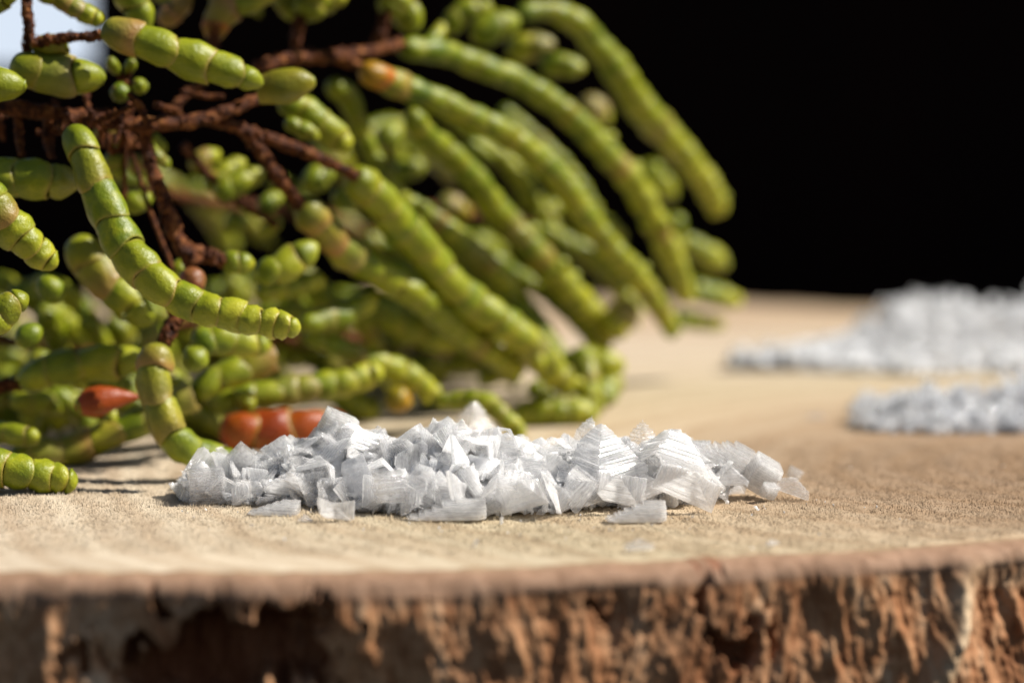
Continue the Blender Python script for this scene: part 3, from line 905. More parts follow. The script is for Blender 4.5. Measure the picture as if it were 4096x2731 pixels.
# --- sprig G: pieces rising out of the top of the picture
G = sprig((480, 100), .322, 'glasswort sprig of upright stubby shoots and brown stalks along the top edge')
stem(G, [(62, 130), (66, 80), (62, 20), (60, -40)], (.308, .308), (15, 15, 15))
shoot(G, [(-40, 20), (10, -2), (45, -30)], (.307, .307), (26, 26, 22), ra=2.2, rb=1.8)
shoot(G, [(85, -20), (130, -5), (165, 15), (205, 36), (238, 48)], (.309, .311), (24, 26, 24, 24, 18), ra=1.8, rb=1.3, tipyel=.3)
shoot(G, [(70, 106), (110, 104), (158, 103)], (.307, .307), (24, 28, 24), ra=3.4, rb=3.0, tints={k: (*OLIVE, .9) for k in range(3)}, blunt=True)
shoot(G, [(278, -50), (305, 0), (325, 40), (342, 72)], (.316, .316), (38, 42, 38, 24), ra=2.6, rb=2.0, tipyel=.1)
stem(G, [(486, 138), (490, 100), (494, 62)], (.327, .327), (12, 13, 14))
shoot(G, [(488, 92), (500, 50), (528, 12), (585, -8), (640, -20)], (.328, .33), (24, 36, 40, 36, 30), ra=2.1, rb=1.6, tints={0: (*ORANGE, .85), 1: (*PINK, .8)}, tipyel=.7)
shoot(G, [(365, 52), (400, 26), (440, -10)], (.33, .33), (24, 30, 26), ra=2.0, rb=1.8, tints={k: (*PINK, .9) for k in range(3)})
stem(G, [(678, 125), (682, 80), (692, 35)], (.336, .336), (13, 15, 17))
shoot(G, [(688, 45), (712, 10), (740, -40)], (.337, .337), (30, 42, 40), ra=2.2, rb=1.8, tipyel=.5)
shoot(G, [(690, 40), (660, 12), (630, -20)], (.339, .34), (22, 30, 28), ra=2.0, rb=1.8, tipyel=.4)
shoot(G, [(700, 30), (750, 8), (800, -15)], (.338, .338), (22, 26, 22), ra=2.0, rb=1.8, tipyel=.7)
stem(G, [(862, 115), (876, 70), (888, 30)], (.343, .343), (13, 15, 14), .4)
shoot(G, [(885, 40), (905, 5), (930, -30)], (.344, .345), (28, 38, 36), ra=2.0, rb=1.8, tipyel=.5)
shoot(G, [(950, 75), (938, 40), (915, 0), (905, -30)], (.346, .348), (22, 36, 38, 34), ra=2.0, rb=1.6, tipyel=.5)
shoot(G, [(400, -10), (360, -20), (320, -30)], (.336, .336), (24, 26, 24), ra=2.0, rb=1.8, tipyel=.5)

# the rest of that sprig stands above the picture and shades the inside of the bunch
rs = random.Random(44)
for k in range(95):
    x, y = rs.uniform(150, 980), rs.uniform(-330, -70)
    if not 250 < x + y < 900: continue
    a = math.radians(rs.gauss(25, 30)); ln = rs.uniform(120, 220); d_ = rs.uniform(.318, .37); r_ = rs.uniform(32, 44)
    shoot(G, [(x - math.cos(a) * ln / 2, y - math.sin(a) * ln / 2), (x, y - 8), (x + math.cos(a) * ln / 2, y + math.sin(a) * ln / 2)], (d_, d_ + .006), (r_ * .85, r_, r_ * .7), ra=2.2, rb=1.3, tipyel=.4)

# --- sprig H: the low tips at the far end of the bunch
H = sprig((1350, 880), .365, 'glasswort sprig of yellow tips resting on the board at the far end of the bunch')
shoot(H, [(1395, 770), (1425, 730), (1450, 690)], (.372, .375), (32, 42, 34), ra=1.5, rb=1.2, tints={0: (*YEL, .8), 1: (*TAN, .8), 2: (*TAN, .7)})
shoot(H, [(1290, 840), (1340, 832), (1400, 838), (1430, 850)], (.362, .366), (30, 38, 36, 24), ra=1.6, rb=1.2, tipyel=.8)
shoot(H, [(1330, 800), (1345, 850), (1350, 905), (1335, 950)], (.36, .356), (30, 32, 32, 26), ra=1.6, rb=1.2, tipyel=.7)
shoot(H, [(1420, 870), (1395, 895), (1360, 925), (1320, 950)], (.364, .358), (26, 34, 34, 28), ra=1.6, rb=1.2, tipyel=.7)
shoot(H, [(1180, 952), (1250, 948), (1320, 952), (1375, 950)], (.352, .354), (28, 35, 34, 24), ra=1.7, rb=1.3, tipyel=.6)
shoot(H, [(1570, 660), (1620, 672), (1665, 684), (1700, 694)], (.398, .405), (22, 28, 26, 18), ra=1.7, rb=1.1, tipyel=.9)
shoot(H, [(1550, 728), (1600, 738), (1662, 746)], (.398, .404), (22, 24, 16), ra=1.7, rb=1.1, tipyel=.9)
shoot(H, [(1100, 880), (1120, 870), (1150, 868)], (.36, .36), (14, 18, 14), ra=1.7, rb=1.1, tipyel=.9)
shoot(H, [(1210, 890), (1240, 898), (1280, 915)], (.358, .358), (20, 25, 20), ra=1.7, rb=1.1, tipyel=.8)
shoot(H, [(830, 700), (880, 715), (940, 748), (1000, 775), (1062, 798)], (.352, .36), (26, 40, 44, 36, 18), ra=1.8, rb=1.2, tipyel=.5)
shoot(H, [(1180, 690), (1230, 740), (1270, 800)], (.378, .372), (30, 32, 26), ra=1.5, rb=1.0, tipyel=.8)
stem(H, [(1100, 600), (1190, 760), (1270, 850), (1320, 880)], (.375, .372, .366), (12, 13, 10))

# --- short joints seen in the gaps
K = sprig((500, 420), .335, 'shaded glasswort sprig with stubby buds seen in the gap under the dark stem')
stem(K, [(420, 330), (480, 400), (560, 470), (640, 520)], (.335, .34), (11, 13, 10))
for (p0, p1, d_, r_) in [((440, 385), (505, 350), .338, 28), ((470, 430), (565, 370), .338, 28), ((495, 452), (608, 392), .334, 32), ((600, 480), (650, 450), .34, 25), ((700, 430), (765, 395), .342, 33),
                         ((640, 505), (600, 545), .34, 22), ((520, 520), (570, 515), .345, 26), ((770, 450), (820, 480), .345, 28)]:
    mid = ((p0[0] + p1[0]) / 2, (p0[1] + p1[1]) / 2 - 4)
    shoot(K, [p0, mid, p1], (d_, d_ + .003), (r_ * .8, r_, r_ * .7), ra=2.2, rb=1.7, tipyel=.5)
K2 = sprig((290, 180), .316, 'tiny glasswort side shoots with round buds beside the blunt upper joints')
stem(K2, [(300, 250), (290, 200), (280, 165)], (.316, .316), (8, 9, 7))
for (p0, p1, d_, r_) in [((250, 135), (275, 170), .314, 16), ((305, 140), (288, 168), .315, 15), ((262, 205), (292, 214), .313, 25), ((310, 190), (335, 200), .315, 20), ((225, 285), (290, 320), .318, 34), ((330, 330), (390, 385), .32, 20),
                         ((300, 360), (335, 400), .322, 25), ((285, 470), (350, 450), .32, 30), ((255, 350), (275, 410), .318, 26), ((350, 310), (380, 345), .324, 14), ((400, 625), (435, 600), .315, 24)]:
    mid = ((p0[0] + p1[0]) / 2, (p0[1] + p1[1]) / 2 + 3)
    stem(K2, [(288, 195 if p0[1] < 260 else 300), ((288 + p0[0]) / 2, (195 if p0[1] < 260 else 330) * .5 + p0[1] * .5 + 4), p0], (.317, d_), (5, 6, 6), scales=False)
    shoot(K2, [p0, mid, p1], (d_, d_ + .002), (r_ * .8, r_, r_ * .7), ra=2.0, rb=1.7, tipyel=.25)

# --- the mass of shoots deep in the bunch, mostly in shade
rs = random.Random(99)
deep_labels = ['shaded glasswort sprig deep behind the near bent shoot', 'shaded glasswort sprig deep behind the middle woody stem',
               'shaded glasswort sprig deep behind the fanning shoots', 'shaded glasswort sprig low behind the red joints', 'shaded glasswort sprig at the back, behind the near drooping shoot', 'shaded glasswort sprig at the back, under the fanning shoots', 'shaded glasswort sprig lying on the board under the orange bulbous joint']
zones_ = [((-60, 400), (640, 960), .335, .40), ((330, 900), (300, 640), .37, .42), ((820, 1330), (260, 700), .385, .415), ((380, 1200), (620, 940), .35, .41), ((-80, 560), (700, 900), .36, .44), ((500, 1200), (690, 850), .37, .43), ((-80, 560), (880, 1000), .326, .352)]
for zi, ((x0, x1), (y0, y1), d0, d1) in enumerate(zones_):
    sp = sprig(((x0 + x1) / 2, (y0 + y1) / 2), (d0 + d1) / 2, deep_labels[zi])
    yb = (y0 + y1) / 2
    stem(sp, [(x0, yb - 40), ((x0 * 2 + x1) / 3, yb), ((x0 + 2 * x1) / 3, yb + 20), (x1, yb + 90)], (d0 + .005, d1), (14, 16, 12), scales=False)
    for k in range((24, 8, 5, 30, 40, 34, 30)[zi]):
        x, y = rs.uniform(x0, x1), rs.uniform(y0, y1)
        a = math.radians(rs.gauss(32, 28))
        ln = rs.uniform(80, 190)
        d_ = rs.uniform(d0, d1)
        r_ = rs.uniform(24, 36)
        p0 = (x - math.cos(a) * ln / 2, y - math.sin(a) * ln / 2)
        p1 = (x + math.cos(a) * ln / 2, y + math.sin(a) * ln / 2 + 14)
        shoot(sp, [p0, (x, y - 6), p1], (d_, d_ + rs.uniform(0, .012)), (r_ * .85, r_, r_ * .7), ra=2.2, rb=1.2, tipyel=.4, start_tint=.2)

# ------------------------------------------------------------------ salt
def close_bm(bm):
    be = [e for e in bm.edges if e.is_boundary]
    if be:
        bmesh.ops.edgenet_fill(bm, edges=be)


def bisect(bm, co, no, fill=True):
    geom = bm.verts[:] + bm.edges[:] + bm.faces[:]
    bmesh.ops.bisect_plane(bm, geom=geom, dist=1e-5, plane_co=co, plane_no=no, clear_outer=True)
    if fill:
        close_bm(bm)


def bm_terrace(rs, n, base, height, th_=0.12, hollow=True, ax=1.0):
    """stepped square pyramid as salt grows it; hollow ones are a stepped shell"""
    bm = bmesh.new()

    def loops(scale0, z0, sgn):
        L = []
        z = z0
        for i in range(n):
            f = 1 - i / n
            f2 = 1 - (i + 0.55 + rs.uniform(-.2, .3)) / n
            dz = height / n * rs.uniform(.6, 1.4)
            for (ff, zz_) in ((f, z), (max(f2, .02), z + dz * .25), (max(f2, .02), z + dz)):
                s = base / 2 * ff * scale0
                L.append([bm.verts.new((sx * s * ax + rs.uniform(-.006, .006), sy * s + rs.uniform(-.006, .006), zz_)) for sx, sy in ((-1, -1), (1, -1), (1, 1), (-1, 1))])
            z += dz
        return L
    out = loops(1.0, 0, 1)
    for a, b_ in zip(out, out[1:]):
        for i in range(4):
            bm.faces.new((a[i], a[(i + 1) % 4], b_[(i + 1) % 4], b_[i]))
    bm.faces.new(out[-1])
    if hollow:
        inn = loops(1 - th_ * 1.6, -th_ * .25, 1)
        for a, b_ in zip(inn, inn[1:]):
            for i in range(4):
                bm.faces.new((b_[i], b_[(i + 1) % 4], a[(i + 1) % 4], a[i]))
        bm.faces.new(inn[-1][::-1])
        for i in range(4):
            bm.faces.new((out[0][(i + 1) % 4], out[0][i], inn[0][i], inn[0][(i + 1) % 4]))
    else:
        bm.faces.new(out[0][::-1])
    return bm


def add_box(bm, x0, x1, y0, y1, z0, z1, j=0.0, rs=None):
    q = lambda: rs.uniform(-j, j) if rs else 0
    v = [bm.verts.new((x + q(), y + q(), z + q() * .4)) for x, y, z in
         ((x0, y0, z0), (x1, y0, z0), (x1, y1, z0), (x0, y1, z0), (x0, y0, z1), (x1, y0, z1), (x1, y1, z1), (x0, y1, z1))]
    for f in ((0, 3, 2, 1), (4, 5, 6, 7), (0, 1, 5, 4), (1, 2, 6, 5), (2, 3, 7, 6), (3, 0, 4, 7)):
        bm.faces.new([v[i] for i in f])


def bm_stack(rs, n, w, d_, h, j=.06):
    """block of stacked growth layers"""
    bm = bmesh.new()
    z = -h / 2
    for i in range(n):
        dz = h / n * rs.uniform(.6, 1.4)
        a = rs.uniform(0, j)
        b_ = rs.uniform(0, j)
        c_ = rs.uniform(0, j)
        e = rs.uniform(0, j)
        add_box(bm, -w / 2 + a, w / 2 - b_, -d_ / 2 + c_, d_ / 2 - e, z, z + dz * 0.97, .008, rs)
        z += dz
    return bm


def bm_corner(rs, n, h, w=1.0):
    """fragment of a stepped crystal: layers set back from two sides, so right-angled step lines nest"""
    bm = bmesh.new()
    z, a, b_ = 0.0, 0.0, 0.0
    for i in range(n):
        dz = h / n * rs.uniform(.7, 1.3)
        add_box(bm, -.5 + a, .5, -.5 * w + b_, .5 * w, z, z + dz, .004, rs)
        z += dz * .98
        a += .75 / n * rs.uniform(.4, 1.5)
        b_ += .75 * w / n * rs.uniform(.4, 1.5)
    return bm


def shell(rs, n, height, cuts, chips, thick=.05, ax=1.0):
    """thin stepped salt flake: a terraced sheet, broken along planes, given its thickness"""
    bm = bmesh.new()
    L, z = [], 0.0
    for i in range(n):
        f, f2 = 1 - i / n, 1 - (i + 0.5 + rs.uniform(-.2, .3)) / n
        dz = height / n * rs.uniform(.6, 1.4)
        for ff_, zz_ in ((f, z), (max(f2, .015), z + dz * .34)):
            q = ff_ / 2
            L.append([bm.verts.new((sx * q * ax + rs.uniform(-.004, .004), sy * q + rs.uniform(-.004, .004), zz_)) for sx, sy in ((-1, -1), (1, -1), (1, 1), (-1, 1))])
        z += dz
    for a, b_ in zip(L, L[1:]):
        for i in range(4):
            bm.faces.new((a[i], a[(i + 1) % 4], b_[(i + 1) % 4], b_[i]))
    bm.faces.new(L[-1])
    for co, no in cuts:
        bisect(bm, Vector(co), Vector(no).normalized(), False)
    for _ in range(chips):
        vs = [v.co.copy() for v in bm.verts if v.is_boundary]
        if len(vs) < 6: break
        c = sum(vs, Vector()) / len(vs)
        v = rs.choice(vs)
        no = ((v - c).normalized() + Vector((rs.uniform(-.8, .8), rs.uniform(-.8, .8), rs.uniform(-.8, .8)))).normalized()
        far = max((q - c).dot(no) for q in (w.co for w in bm.verts))
        bisect(bm, c + no * far * rs.uniform(.72, .95), no, False)
    for v in bm.verts:
        if v.is_boundary:
            v.co += Vector((rs.uniform(-.014, .014), rs.uniform(-.014, .014), rs.uniform(-.014, .014)))
    if len(bm.faces) < 6:
        bm.free()
        return shell(rs, n, height, [], 2, thick, ax)
    c = sum((v.co for v in bm.verts), Vector()) / len(bm.verts)
    lo = [min(v.co[k] for v in bm.verts) for k in range(3)]; hi = [max(v.co[k] for v in bm.verts) for k in range(3)]
    k = 1.0 / max(h_ - l_ for h_, l_ in zip(hi, lo))
    bmesh.ops.recalc_face_normals(bm, faces=bm.faces)
    bm.normal_update()
    bm.verts.index_update()
    old = [(v.co - c) * k for v in bm.verts]
    nor = [v.normal.copy() for v in bm.verts]
    fcs = [[v.index for v in f.verts] for f in bm.faces]
    rim = [(e.verts[0].index, e.verts[1].index) for e in bm.edges if e.is_boundary]
    bm.free()
    bm = bmesh.new()
    top = [bm.verts.new(p) for p in old]
    bot = [bm.verts.new(p - q * thick) for p, q in zip(old, nor)]
    for f in fcs:
        bm.faces.new([top[i] for i in f])
        bm.faces.new([bot[i] for i in reversed(f)])
    for i, j in rim:
        bm.faces.new((top[i], top[j], bot[j], bot[i]))
    return bm


def bm_chunk(rs, n=10, sx=1, sy=1, sz=1):
    bm = bmesh.new()
    for _ in range(n):
        v = Vector((rs.choice((-1, 1)) * rs.uniform(.25, .5) * sx, rs.choice((-1, 1)) * rs.uniform(.25, .5) * sy, rs.choice((-1, 1)) * rs.uniform(.25, .5) * sz))
        bm.verts.new(v)
    r_ = bmesh.ops.convex_hull(bm, input=bm.verts)
    bmesh.ops.delete(bm, geom=list({g_ for g_ in r_['geom_interior'] if isinstance(g_, bmesh.types.BMVert)}), context='VERTS')
    return bm


def finish(bm, name, mat, jit=0.0, rs=None):
    if jit:
        for v in bm.verts:
            v.co += Vector((rs.uniform(-jit, jit), rs.uniform(-jit, jit), rs.uniform(-jit, jit)))
    bmesh.ops.recalc_face_normals(bm, faces=bm.faces)
    me = bpy.data.meshes.new(name)
    bm.to_mesh(me); bm.free()
    me.materials.append(mat)
    return me


def rough_cut(bm, rs, co, no, n=1, fill=True, spread=.25):
    """break along a few slightly different planes"""
    for _ in range(n):
        no_ = (Vector(no) + Vector((rs.uniform(-spread, spread), rs.uniform(-spread, spread), rs.uniform(-spread, spread)))).normalized()
        co_ = Vector(co) + Vector((rs.uniform(-.05, .05), rs.uniform(-.05, .05), rs.uniform(-.05, .05)))
        bisect(bm, co_, no_, fill)


def nibble(bm, rs, k, lo=.80, hi=.96):
    """chip corners and edges"""
    for _ in range(k):
        vs = [v.co.copy() for v in bm.verts]
        if len(vs) < 8: return
        c = sum(vs, Vector()) / len(vs)
        cand = sorted(rs.sample(vs, min(len(vs), 14)), key=lambda q: -(q - c).length)[:5]
        v = rs.choice(cand)
        d_ = (v - c)
        no = (d_.normalized() + Vector((rs.uniform(-.7, .7), rs.uniform(-.7, .7), rs.uniform(-.7, .7)))).normalized()
        far = max((q - c).dot(no) for q in vs)
        bisect(bm, c + no * far * rs.uniform(lo, hi), no)


rs = random.Random(5)
PYR, PLATE, BLOCK, CHIP = [], [], [], []
for k in range(12):         # two or three faces of a hollow pyramid
    a = rs.uniform(0, 6.28)
    cuts = [((math.cos(a) * rs.uniform(.0, .2), math.sin(a) * rs.uniform(0, .2), .1), (math.cos(a), math.sin(a), rs.uniform(-.5, .3)))] if k % 4 else []
    PYR.append(finish(shell(rs, rs.randint(12, 17), rs.uniform(.42, .70), cuts, rs.randint(3, 6), rs.uniform(.05, .09)), 'salt_pyramid', M_SALT))
for k in range(14):         # one face, broken all round
    q = rs.uniform(.75, 1.1)
    cuts = [((0, 0, 0), (q, 1, 0)), ((0, 0, 0), (-q, 1, 0))] if k % 2 else [((0, rs.uniform(-.05, .05), 0), (rs.uniform(-.4, .4), 1, 0)), ((rs.uniform(0, .1), 0, 0), (1, rs.uniform(0, 1), 0))]
    PLATE.append(finish(shell(rs, rs.randint(10, 15), rs.uniform(.25, .6), cuts, rs.randint(3, 6), rs.uniform(.06, .12), rs.uniform(.9, 1.3)), 'salt_plate', M_SALT))
for k in range(8):
    bm = bm_corner(rs, rs.randint(5, 9), rs.uniform(.3, .6), rs.uniform(.5, 1))
    nibble(bm, rs, 6)
    BLOCK.append(finish(bm, 'salt_block', M_SALT, .004, rs))
for k in range(10):
    CHIP.append(finish(shell(rs, rs.randint(4, 6), rs.uniform(.2, .5), [((0, 0, 0), (rs.uniform(-.5, .5), 1, 0))], rs.randint(3, 5), rs.uniform(.10, .18)), 'salt_chip', M_SALT))

FRONT = 'flakes heaped as the near salt heap'


def flake(me, px, py, Y, size_px, rot, label, group=FRONT, squash=(1, 1, 1), name='salt_flake'):
    o = link(name, me)
    o.location = P(px, py, Y)
    s = size_px / FPX * Y
    o.scale = (s * squash[0], s * squash[1], s * squash[2])
    o.rotation_euler = Euler([math.radians(a) for a in rot], 'XYZ')
    tag(o, label, 'salt flake', group)
    return o


def settle(o, clear=0.0):
    """lower or raise a flake until it rests on the board"""
    mw = Matrix.LocRotScale(o.location, o.rotation_euler, o.scale)
    z = min((mw @ v.co).z for v in o.data.vertices)
    o.location.z -= z - clear


# hand-set flakes that can be told apart
def special(fn, name='salt_flake_mesh', seed=3, jit=0.0, nib=6):
    r_ = random.Random(seed)
    bm = fn(r_)
    nibble(bm, r_, nib, .84, .97)
    return finish(bm, name, M_SALT, jit, r_)


def cut_pyr(r_, n, h, cuts, hollow=True):
    bm = bm_terrace(r_, n, 1, h, .09, hollow)
    for co, no in cuts:
        bisect(bm, Vector(co), Vector(no).normalized())
    return bm


big_pyr = special(lambda r_: shell(r_, 20, .66, [((.1, .2, 0), (.3, 1, .1))], 5, .05), seed=11, nib=0)
big_pyr2 = special(lambda r_: shell(r_, 19, .60, [((0, .25, 0), (-.2, 1, 0))], 6, .05), seed=12, nib=0)
half_pyr = special(lambda r_: shell(r_, 17, .55, [((0, .12, 0), (0, 1, .25))], 3, .05), seed=13, nib=0)
slab = special(lambda r_: bm_corner(r_, 8, .42, .6), seed=14, jit=.004, nib=8)
cubes = special(lambda r_: bm_stack(r_, 7, 1.0, .8, .95, .05), seed=15, jit=.004, nib=3)
house = special(lambda r_: cut_pyr(r_, 9, .75, [((.3, 0, 0), (1, 0, -.1)), ((-.3, 0, 0), (-1, .1, -.1))], False), seed=16, nib=2)
thick = special(lambda r_: bm_stack(r_, 4, 1.0, .7, 1.0, .10), seed=17, jit=.02)
fan = special(lambda r_: shell(r_, 18, .34, [((0, .05, 0), (0, 1, .1))], 3, .06), seed=18, nib=0)

HERO = [
    (big_pyr, 2690, 1790, .287, 270, (-14, 20, 20), 'tallest striped salt pyramid, pointed, near the pale end of the front heap', (1, 1, 1.25)),
    (big_pyr2, 2420, 1800, .286, 270, (10, -8, 40), 'broad striped salt pyramid beside the tallest one in the front heap', (1, 1, 1.15)),
    (half_pyr, 2470, 1930, .281, 220, (68, 8, -12), 'hollow stepped salt pyramid opening towards the viewer at the foot of the front heap', (1, 1, 1)),
    (slab, 2870, 1850, .2915, 260, (20, 28, 20), 'grey clear salt slab leaning behind the tallest salt pyramid', (1, .7, 1)),
    (cubes, 825, 1952, .287, 150, (2, -3, 14), 'layered salt block at the tapering end of the front heap', (1, .8, .8)),
    (half_pyr, 1790, 1720, .291, 190, (-6, 8, 20), 'clear gable-shaped salt crystal standing on the crest of the front heap', (1, 1, 1.2)),
    (big_pyr2, 1905, 1690, .312, 190, (0, 4, 30), 'blurred salt pyramid rising behind the crest of the front heap', (1, 1, 1.3)),
    (cubes, 1340, 1725, .292, 140, (12, 24, 25), 'square-edged salt block perched on the crest above the orange joints', (1, .7, .9)),
    (thick, 1560, 1935, .279, 150, (8, -4, 18), 'thick rounded salt crystal in the front face of the heap', (1, .8, .95)),
    (fan, 2760, 1965, .281, 260, (64, 22, -10), 'curved ribbed salt flake sloping down to the board at the heap\'s foot', (1, .8, 1)),
    (slab, 1090, 2020, .280, 210, (2, 1, -8), 'flat layered salt flake lying at the shaded foot of the heap', (1, .8, .6)),
    (fan, 2080, 1975, .279, 200, (60, -14, 12), 'pale triangular salt flake low in the middle of the front heap', (1, 1, 1)),
    (big_pyr, 2010, 1760, .289, 190, (30, 10, 15), 'ridged salt pyramid under the crest, left of the broad one', (1, 1, 1)),
    (slab, 1780, 2030, .277, 330, (2, 0.5, 6), 'long flat salt flake lying along the foot of the front heap', (1, .5, .55)),
    (half_pyr, 1480, 1760, .290, 200, (-20, -10, 60), 'striped broken salt pyramid on the crest beside the square-edged block', (1, 1, 1)),
    (house, 2340, 1775, .294, 120, (6, 12, 20), 'small salt crystal behind the broad pyramid on the crest', (1, 1, 1.3)),
    (cubes, 960, 1830, .290, 80, (20, 40, 30), 'small clear salt cube tipped on edge near the tapering end', (1, 1, 1)),
    (house, 2570, 1800, .289, 150, (0, 0, 30), 'small pointed salt crystal between the two largest pyramids', (1, 1, 1.1)),
]
for me, px, py, Y, s, rot, lab, sq in HERO:
    o = flake(me, px, py, Y, s, rot, lab, FRONT, sq)
    mw = Matrix.LocRotScale(o.location, o.rotation_euler, o.scale)
    z = min((mw @ v.co).z for v in o.data.vertices)
    if z < 0 or py > 2000: o.location.z -= z - 0.0001

LOOSE = [
    (half_pyr, 1335, 2050, .2745, 160, (80, 4, -6), 'single salt flake lying apart on the board before the shaded end of the heap', (1, .9, 1)),
    (slab, 2540, 2040, .2755, 250, (3, 1, 8), 'stepped salt flake lying apart on the board before the large pyramids', (1, .6, .75)),
    (cubes, 3040, 1880, .291, 120, (24, 30, 20), 'glittering salt lump just beyond the pale end of the heap', (1, 1, 1)),
    (fan, 3170, 1935, .290, 160, (20, 20, 0), 'thin wedge-shaped salt flake at the far tip of the heap', (1, .8, .8)),
    (thick, 3180, 1865, .302, 60, (10, 30, 20), 'tiny pointed salt grain behind the wedge-shaped flake', (1, 1, 1)),
    (thick, 3080, 1950, .289, 70, (30, 10, 40), 'small salt grain between the glittering lump and the wedge', (1, 1, 1)),
    (CHIP[0], 1225, 2085, .2745, 70, (0, 10, 30), 'small salt chip touching the single loose flake', (1, 1, 1)),
    (CHIP[1], 3260, 1640, .36, 90, (0, 0, 10), 'blurred salt crumb alone on the bare board beside the coarse salt', (1, .8, .5)),
    (CHIP[2], 2560, 2190, .259, 130, (0, 0, 10), 'blurred salt crumb at the front rim of the board', (1, .8, .6)),
    (CHIP[3], 3085, 2160, .2615, 75, (0, 0, 50), 'smaller blurred salt crumb on the front rim further along', (1, .8, .6)),
    (CHIP[4], 1010, 2125, .273, 28, (0, 0, 20), 'speck of salt on the bare wood before the heap', (1, .8, .6)),
]
for me, px, py, Y, s, rot, lab, sq in LOOSE:
    o = flake(me, px, py, Y, s, rot, lab, None, sq)
    settle(o, 0.0001)

# the rest of the near heap
SIL = np.array([(0, -22)]) * 1.0 + np.array([(700, 1985), (740, 1930), (850, 1890), (950, 1850), (1050, 1810), (1150, 1780), (1250, 1740), (1330, 1705), (1400, 1700), (1500, 1735), (1620, 1755), (1720, 1720), (1800, 1700), (1900, 1735), (2050, 1765), (2150, 1790),
                (2280, 1770), (2400, 1770), (2520, 1790), (2640, 1770), (2740, 1780), (2850, 1830), (2920, 1900), (2960, 1960)], float)
FOOT = np.array([(700, 2015), (800, 2025), (950, 2030), (1100, 2035), (1250, 2035), (1420, 2055), (1600, 2070), (1800, 2070), (2000, 2070), (2200, 2062), (2400, 2040), (2600, 2038), (2800, 2025), (2960, 1985)], float)
CREST_Y = 0.2915


def heap(px):
    """crest height and front foot depth of the near heap at photo column px"""
    top = np.interp(px, SIL[:, 0], SIL[:, 1])
    foot = np.interp(px, FOOT[:, 0], FOOT[:, 1])
    return P(px, top, CREST_Y)[2], B(px, foot)[1]


def heap_h(px, Y):
    hz, yf = heap(px)
    if Y < CREST_Y:
        t_ = (CREST_Y - Y) / max(1e-4, CREST_Y - yf)
        return hz * max(0, 1 - t_ ** 1.6)
    t_ = (Y - CREST_Y) / 0.016
    return hz * max(0, 1 - t_ ** 1.4)


rs = random.Random(21)
where = [(690, 1000, 'at the tip of the low tapering end'), (1000, 1250, 'in the front of the orange joints'), (1250, 1500, 'near the square-edged block'), (1500, 1750, 'near the thick rounded crystal'), (1750, 2000, 'in the middle of the heap'), (2000, 2250, 'near the pale triangular flake'), (2250, 2520, 'by the broad striped pyramid'), (2520, 2980, 'by the tallest pyramid')]
kinds = [(PYR, 'striped stepped salt flake'), (PLATE, 'flat broken salt flake'), (BLOCK, 'layered blocky salt crystal'), (CHIP, 'small angular salt chip')]
cells = []
px = 715
while px < 2950:
    hz, yf = heap(px)
    rows = max(2, int(round(1 + hz / .0016)))
    for r_ in range(rows + 2):
        cells.append((px + rs.uniform(-28, 28), r_, rows))
    px += 52
rs.shuffle(cells)
for px, r_, rows in cells[:270]:
    px = min(max(px, 712), 2952)
    hz, yf = heap(px)
    if r_ < rows:       # front slope, foot to crest
        f = (r_ + rs.uniform(.1, .9)) / rows
        Y = yf + (CREST_Y - yf) * f
    else:               # crest and just behind
        Y = CREST_Y + (r_ - rows) * .005 + rs.uniform(0, .004)
    hh = heap_h(px, Y)
    ki = rs.choices(range(4), (.40, .40, .08, .12) if r_ < rows - 1 else (.66, .26, .04, .04))[0]
    s = (0.0023 + 0.0026 * rs.random() ** 1.3) if ki < 3 else rs.uniform(.0010, .0018)
    s *= min(1.0, .5 + hz / .008)
    me = rs.choice(kinds[ki][0])
    o = link('salt_flake', me)
    X = P(px, 2000, Y)[0]
    z = hh - s * rs.uniform(.05, .4)
    tilt = (40 if r_ < rows - 1 else 22) if ki != 3 else 120
    lean_f = 35 if r_ < rows else 0            # flakes on the slope lean with it
    o.rotation_euler = Euler([math.radians(lean_f + rs.gauss(0, tilt)), math.radians(rs.gauss(0, tilt)), rs.uniform(0, 6.28)], 'XYZ')
    o.scale = (s, s * rs.uniform(.85, 1.1), s * rs.uniform(.9, 1.2))
    o.location = (X, Y, max(z, s * .05))
    mw = Matrix.LocRotScale(o.location, o.rotation_euler, o.scale)
    zl = min((mw @ v.co).z for v in me.vertices)
    if zl < 0.00005: o.location.z += 0.00005 - zl
    wl_ = next((w_[2] for w_ in where if w_[0] <= px < w_[1]), where[-1][2])
    lv = 'behind the crest' if r_ >= rows else ('at the foot' if r_ == 0 else ('on the crest' if r_ == rows - 1 else 'on the slope'))
    sz = 'large ' if s > .0036 else ('' if s > .0026 else 'small ')
    lab = sz + kinds[ki][1].replace('small ', '') + ' ' + lv + ' ' + wl_.replace('in the front of', 'in front of')
    tag(o, lab, 'salt flake', 'salt flakes: ' + lab)


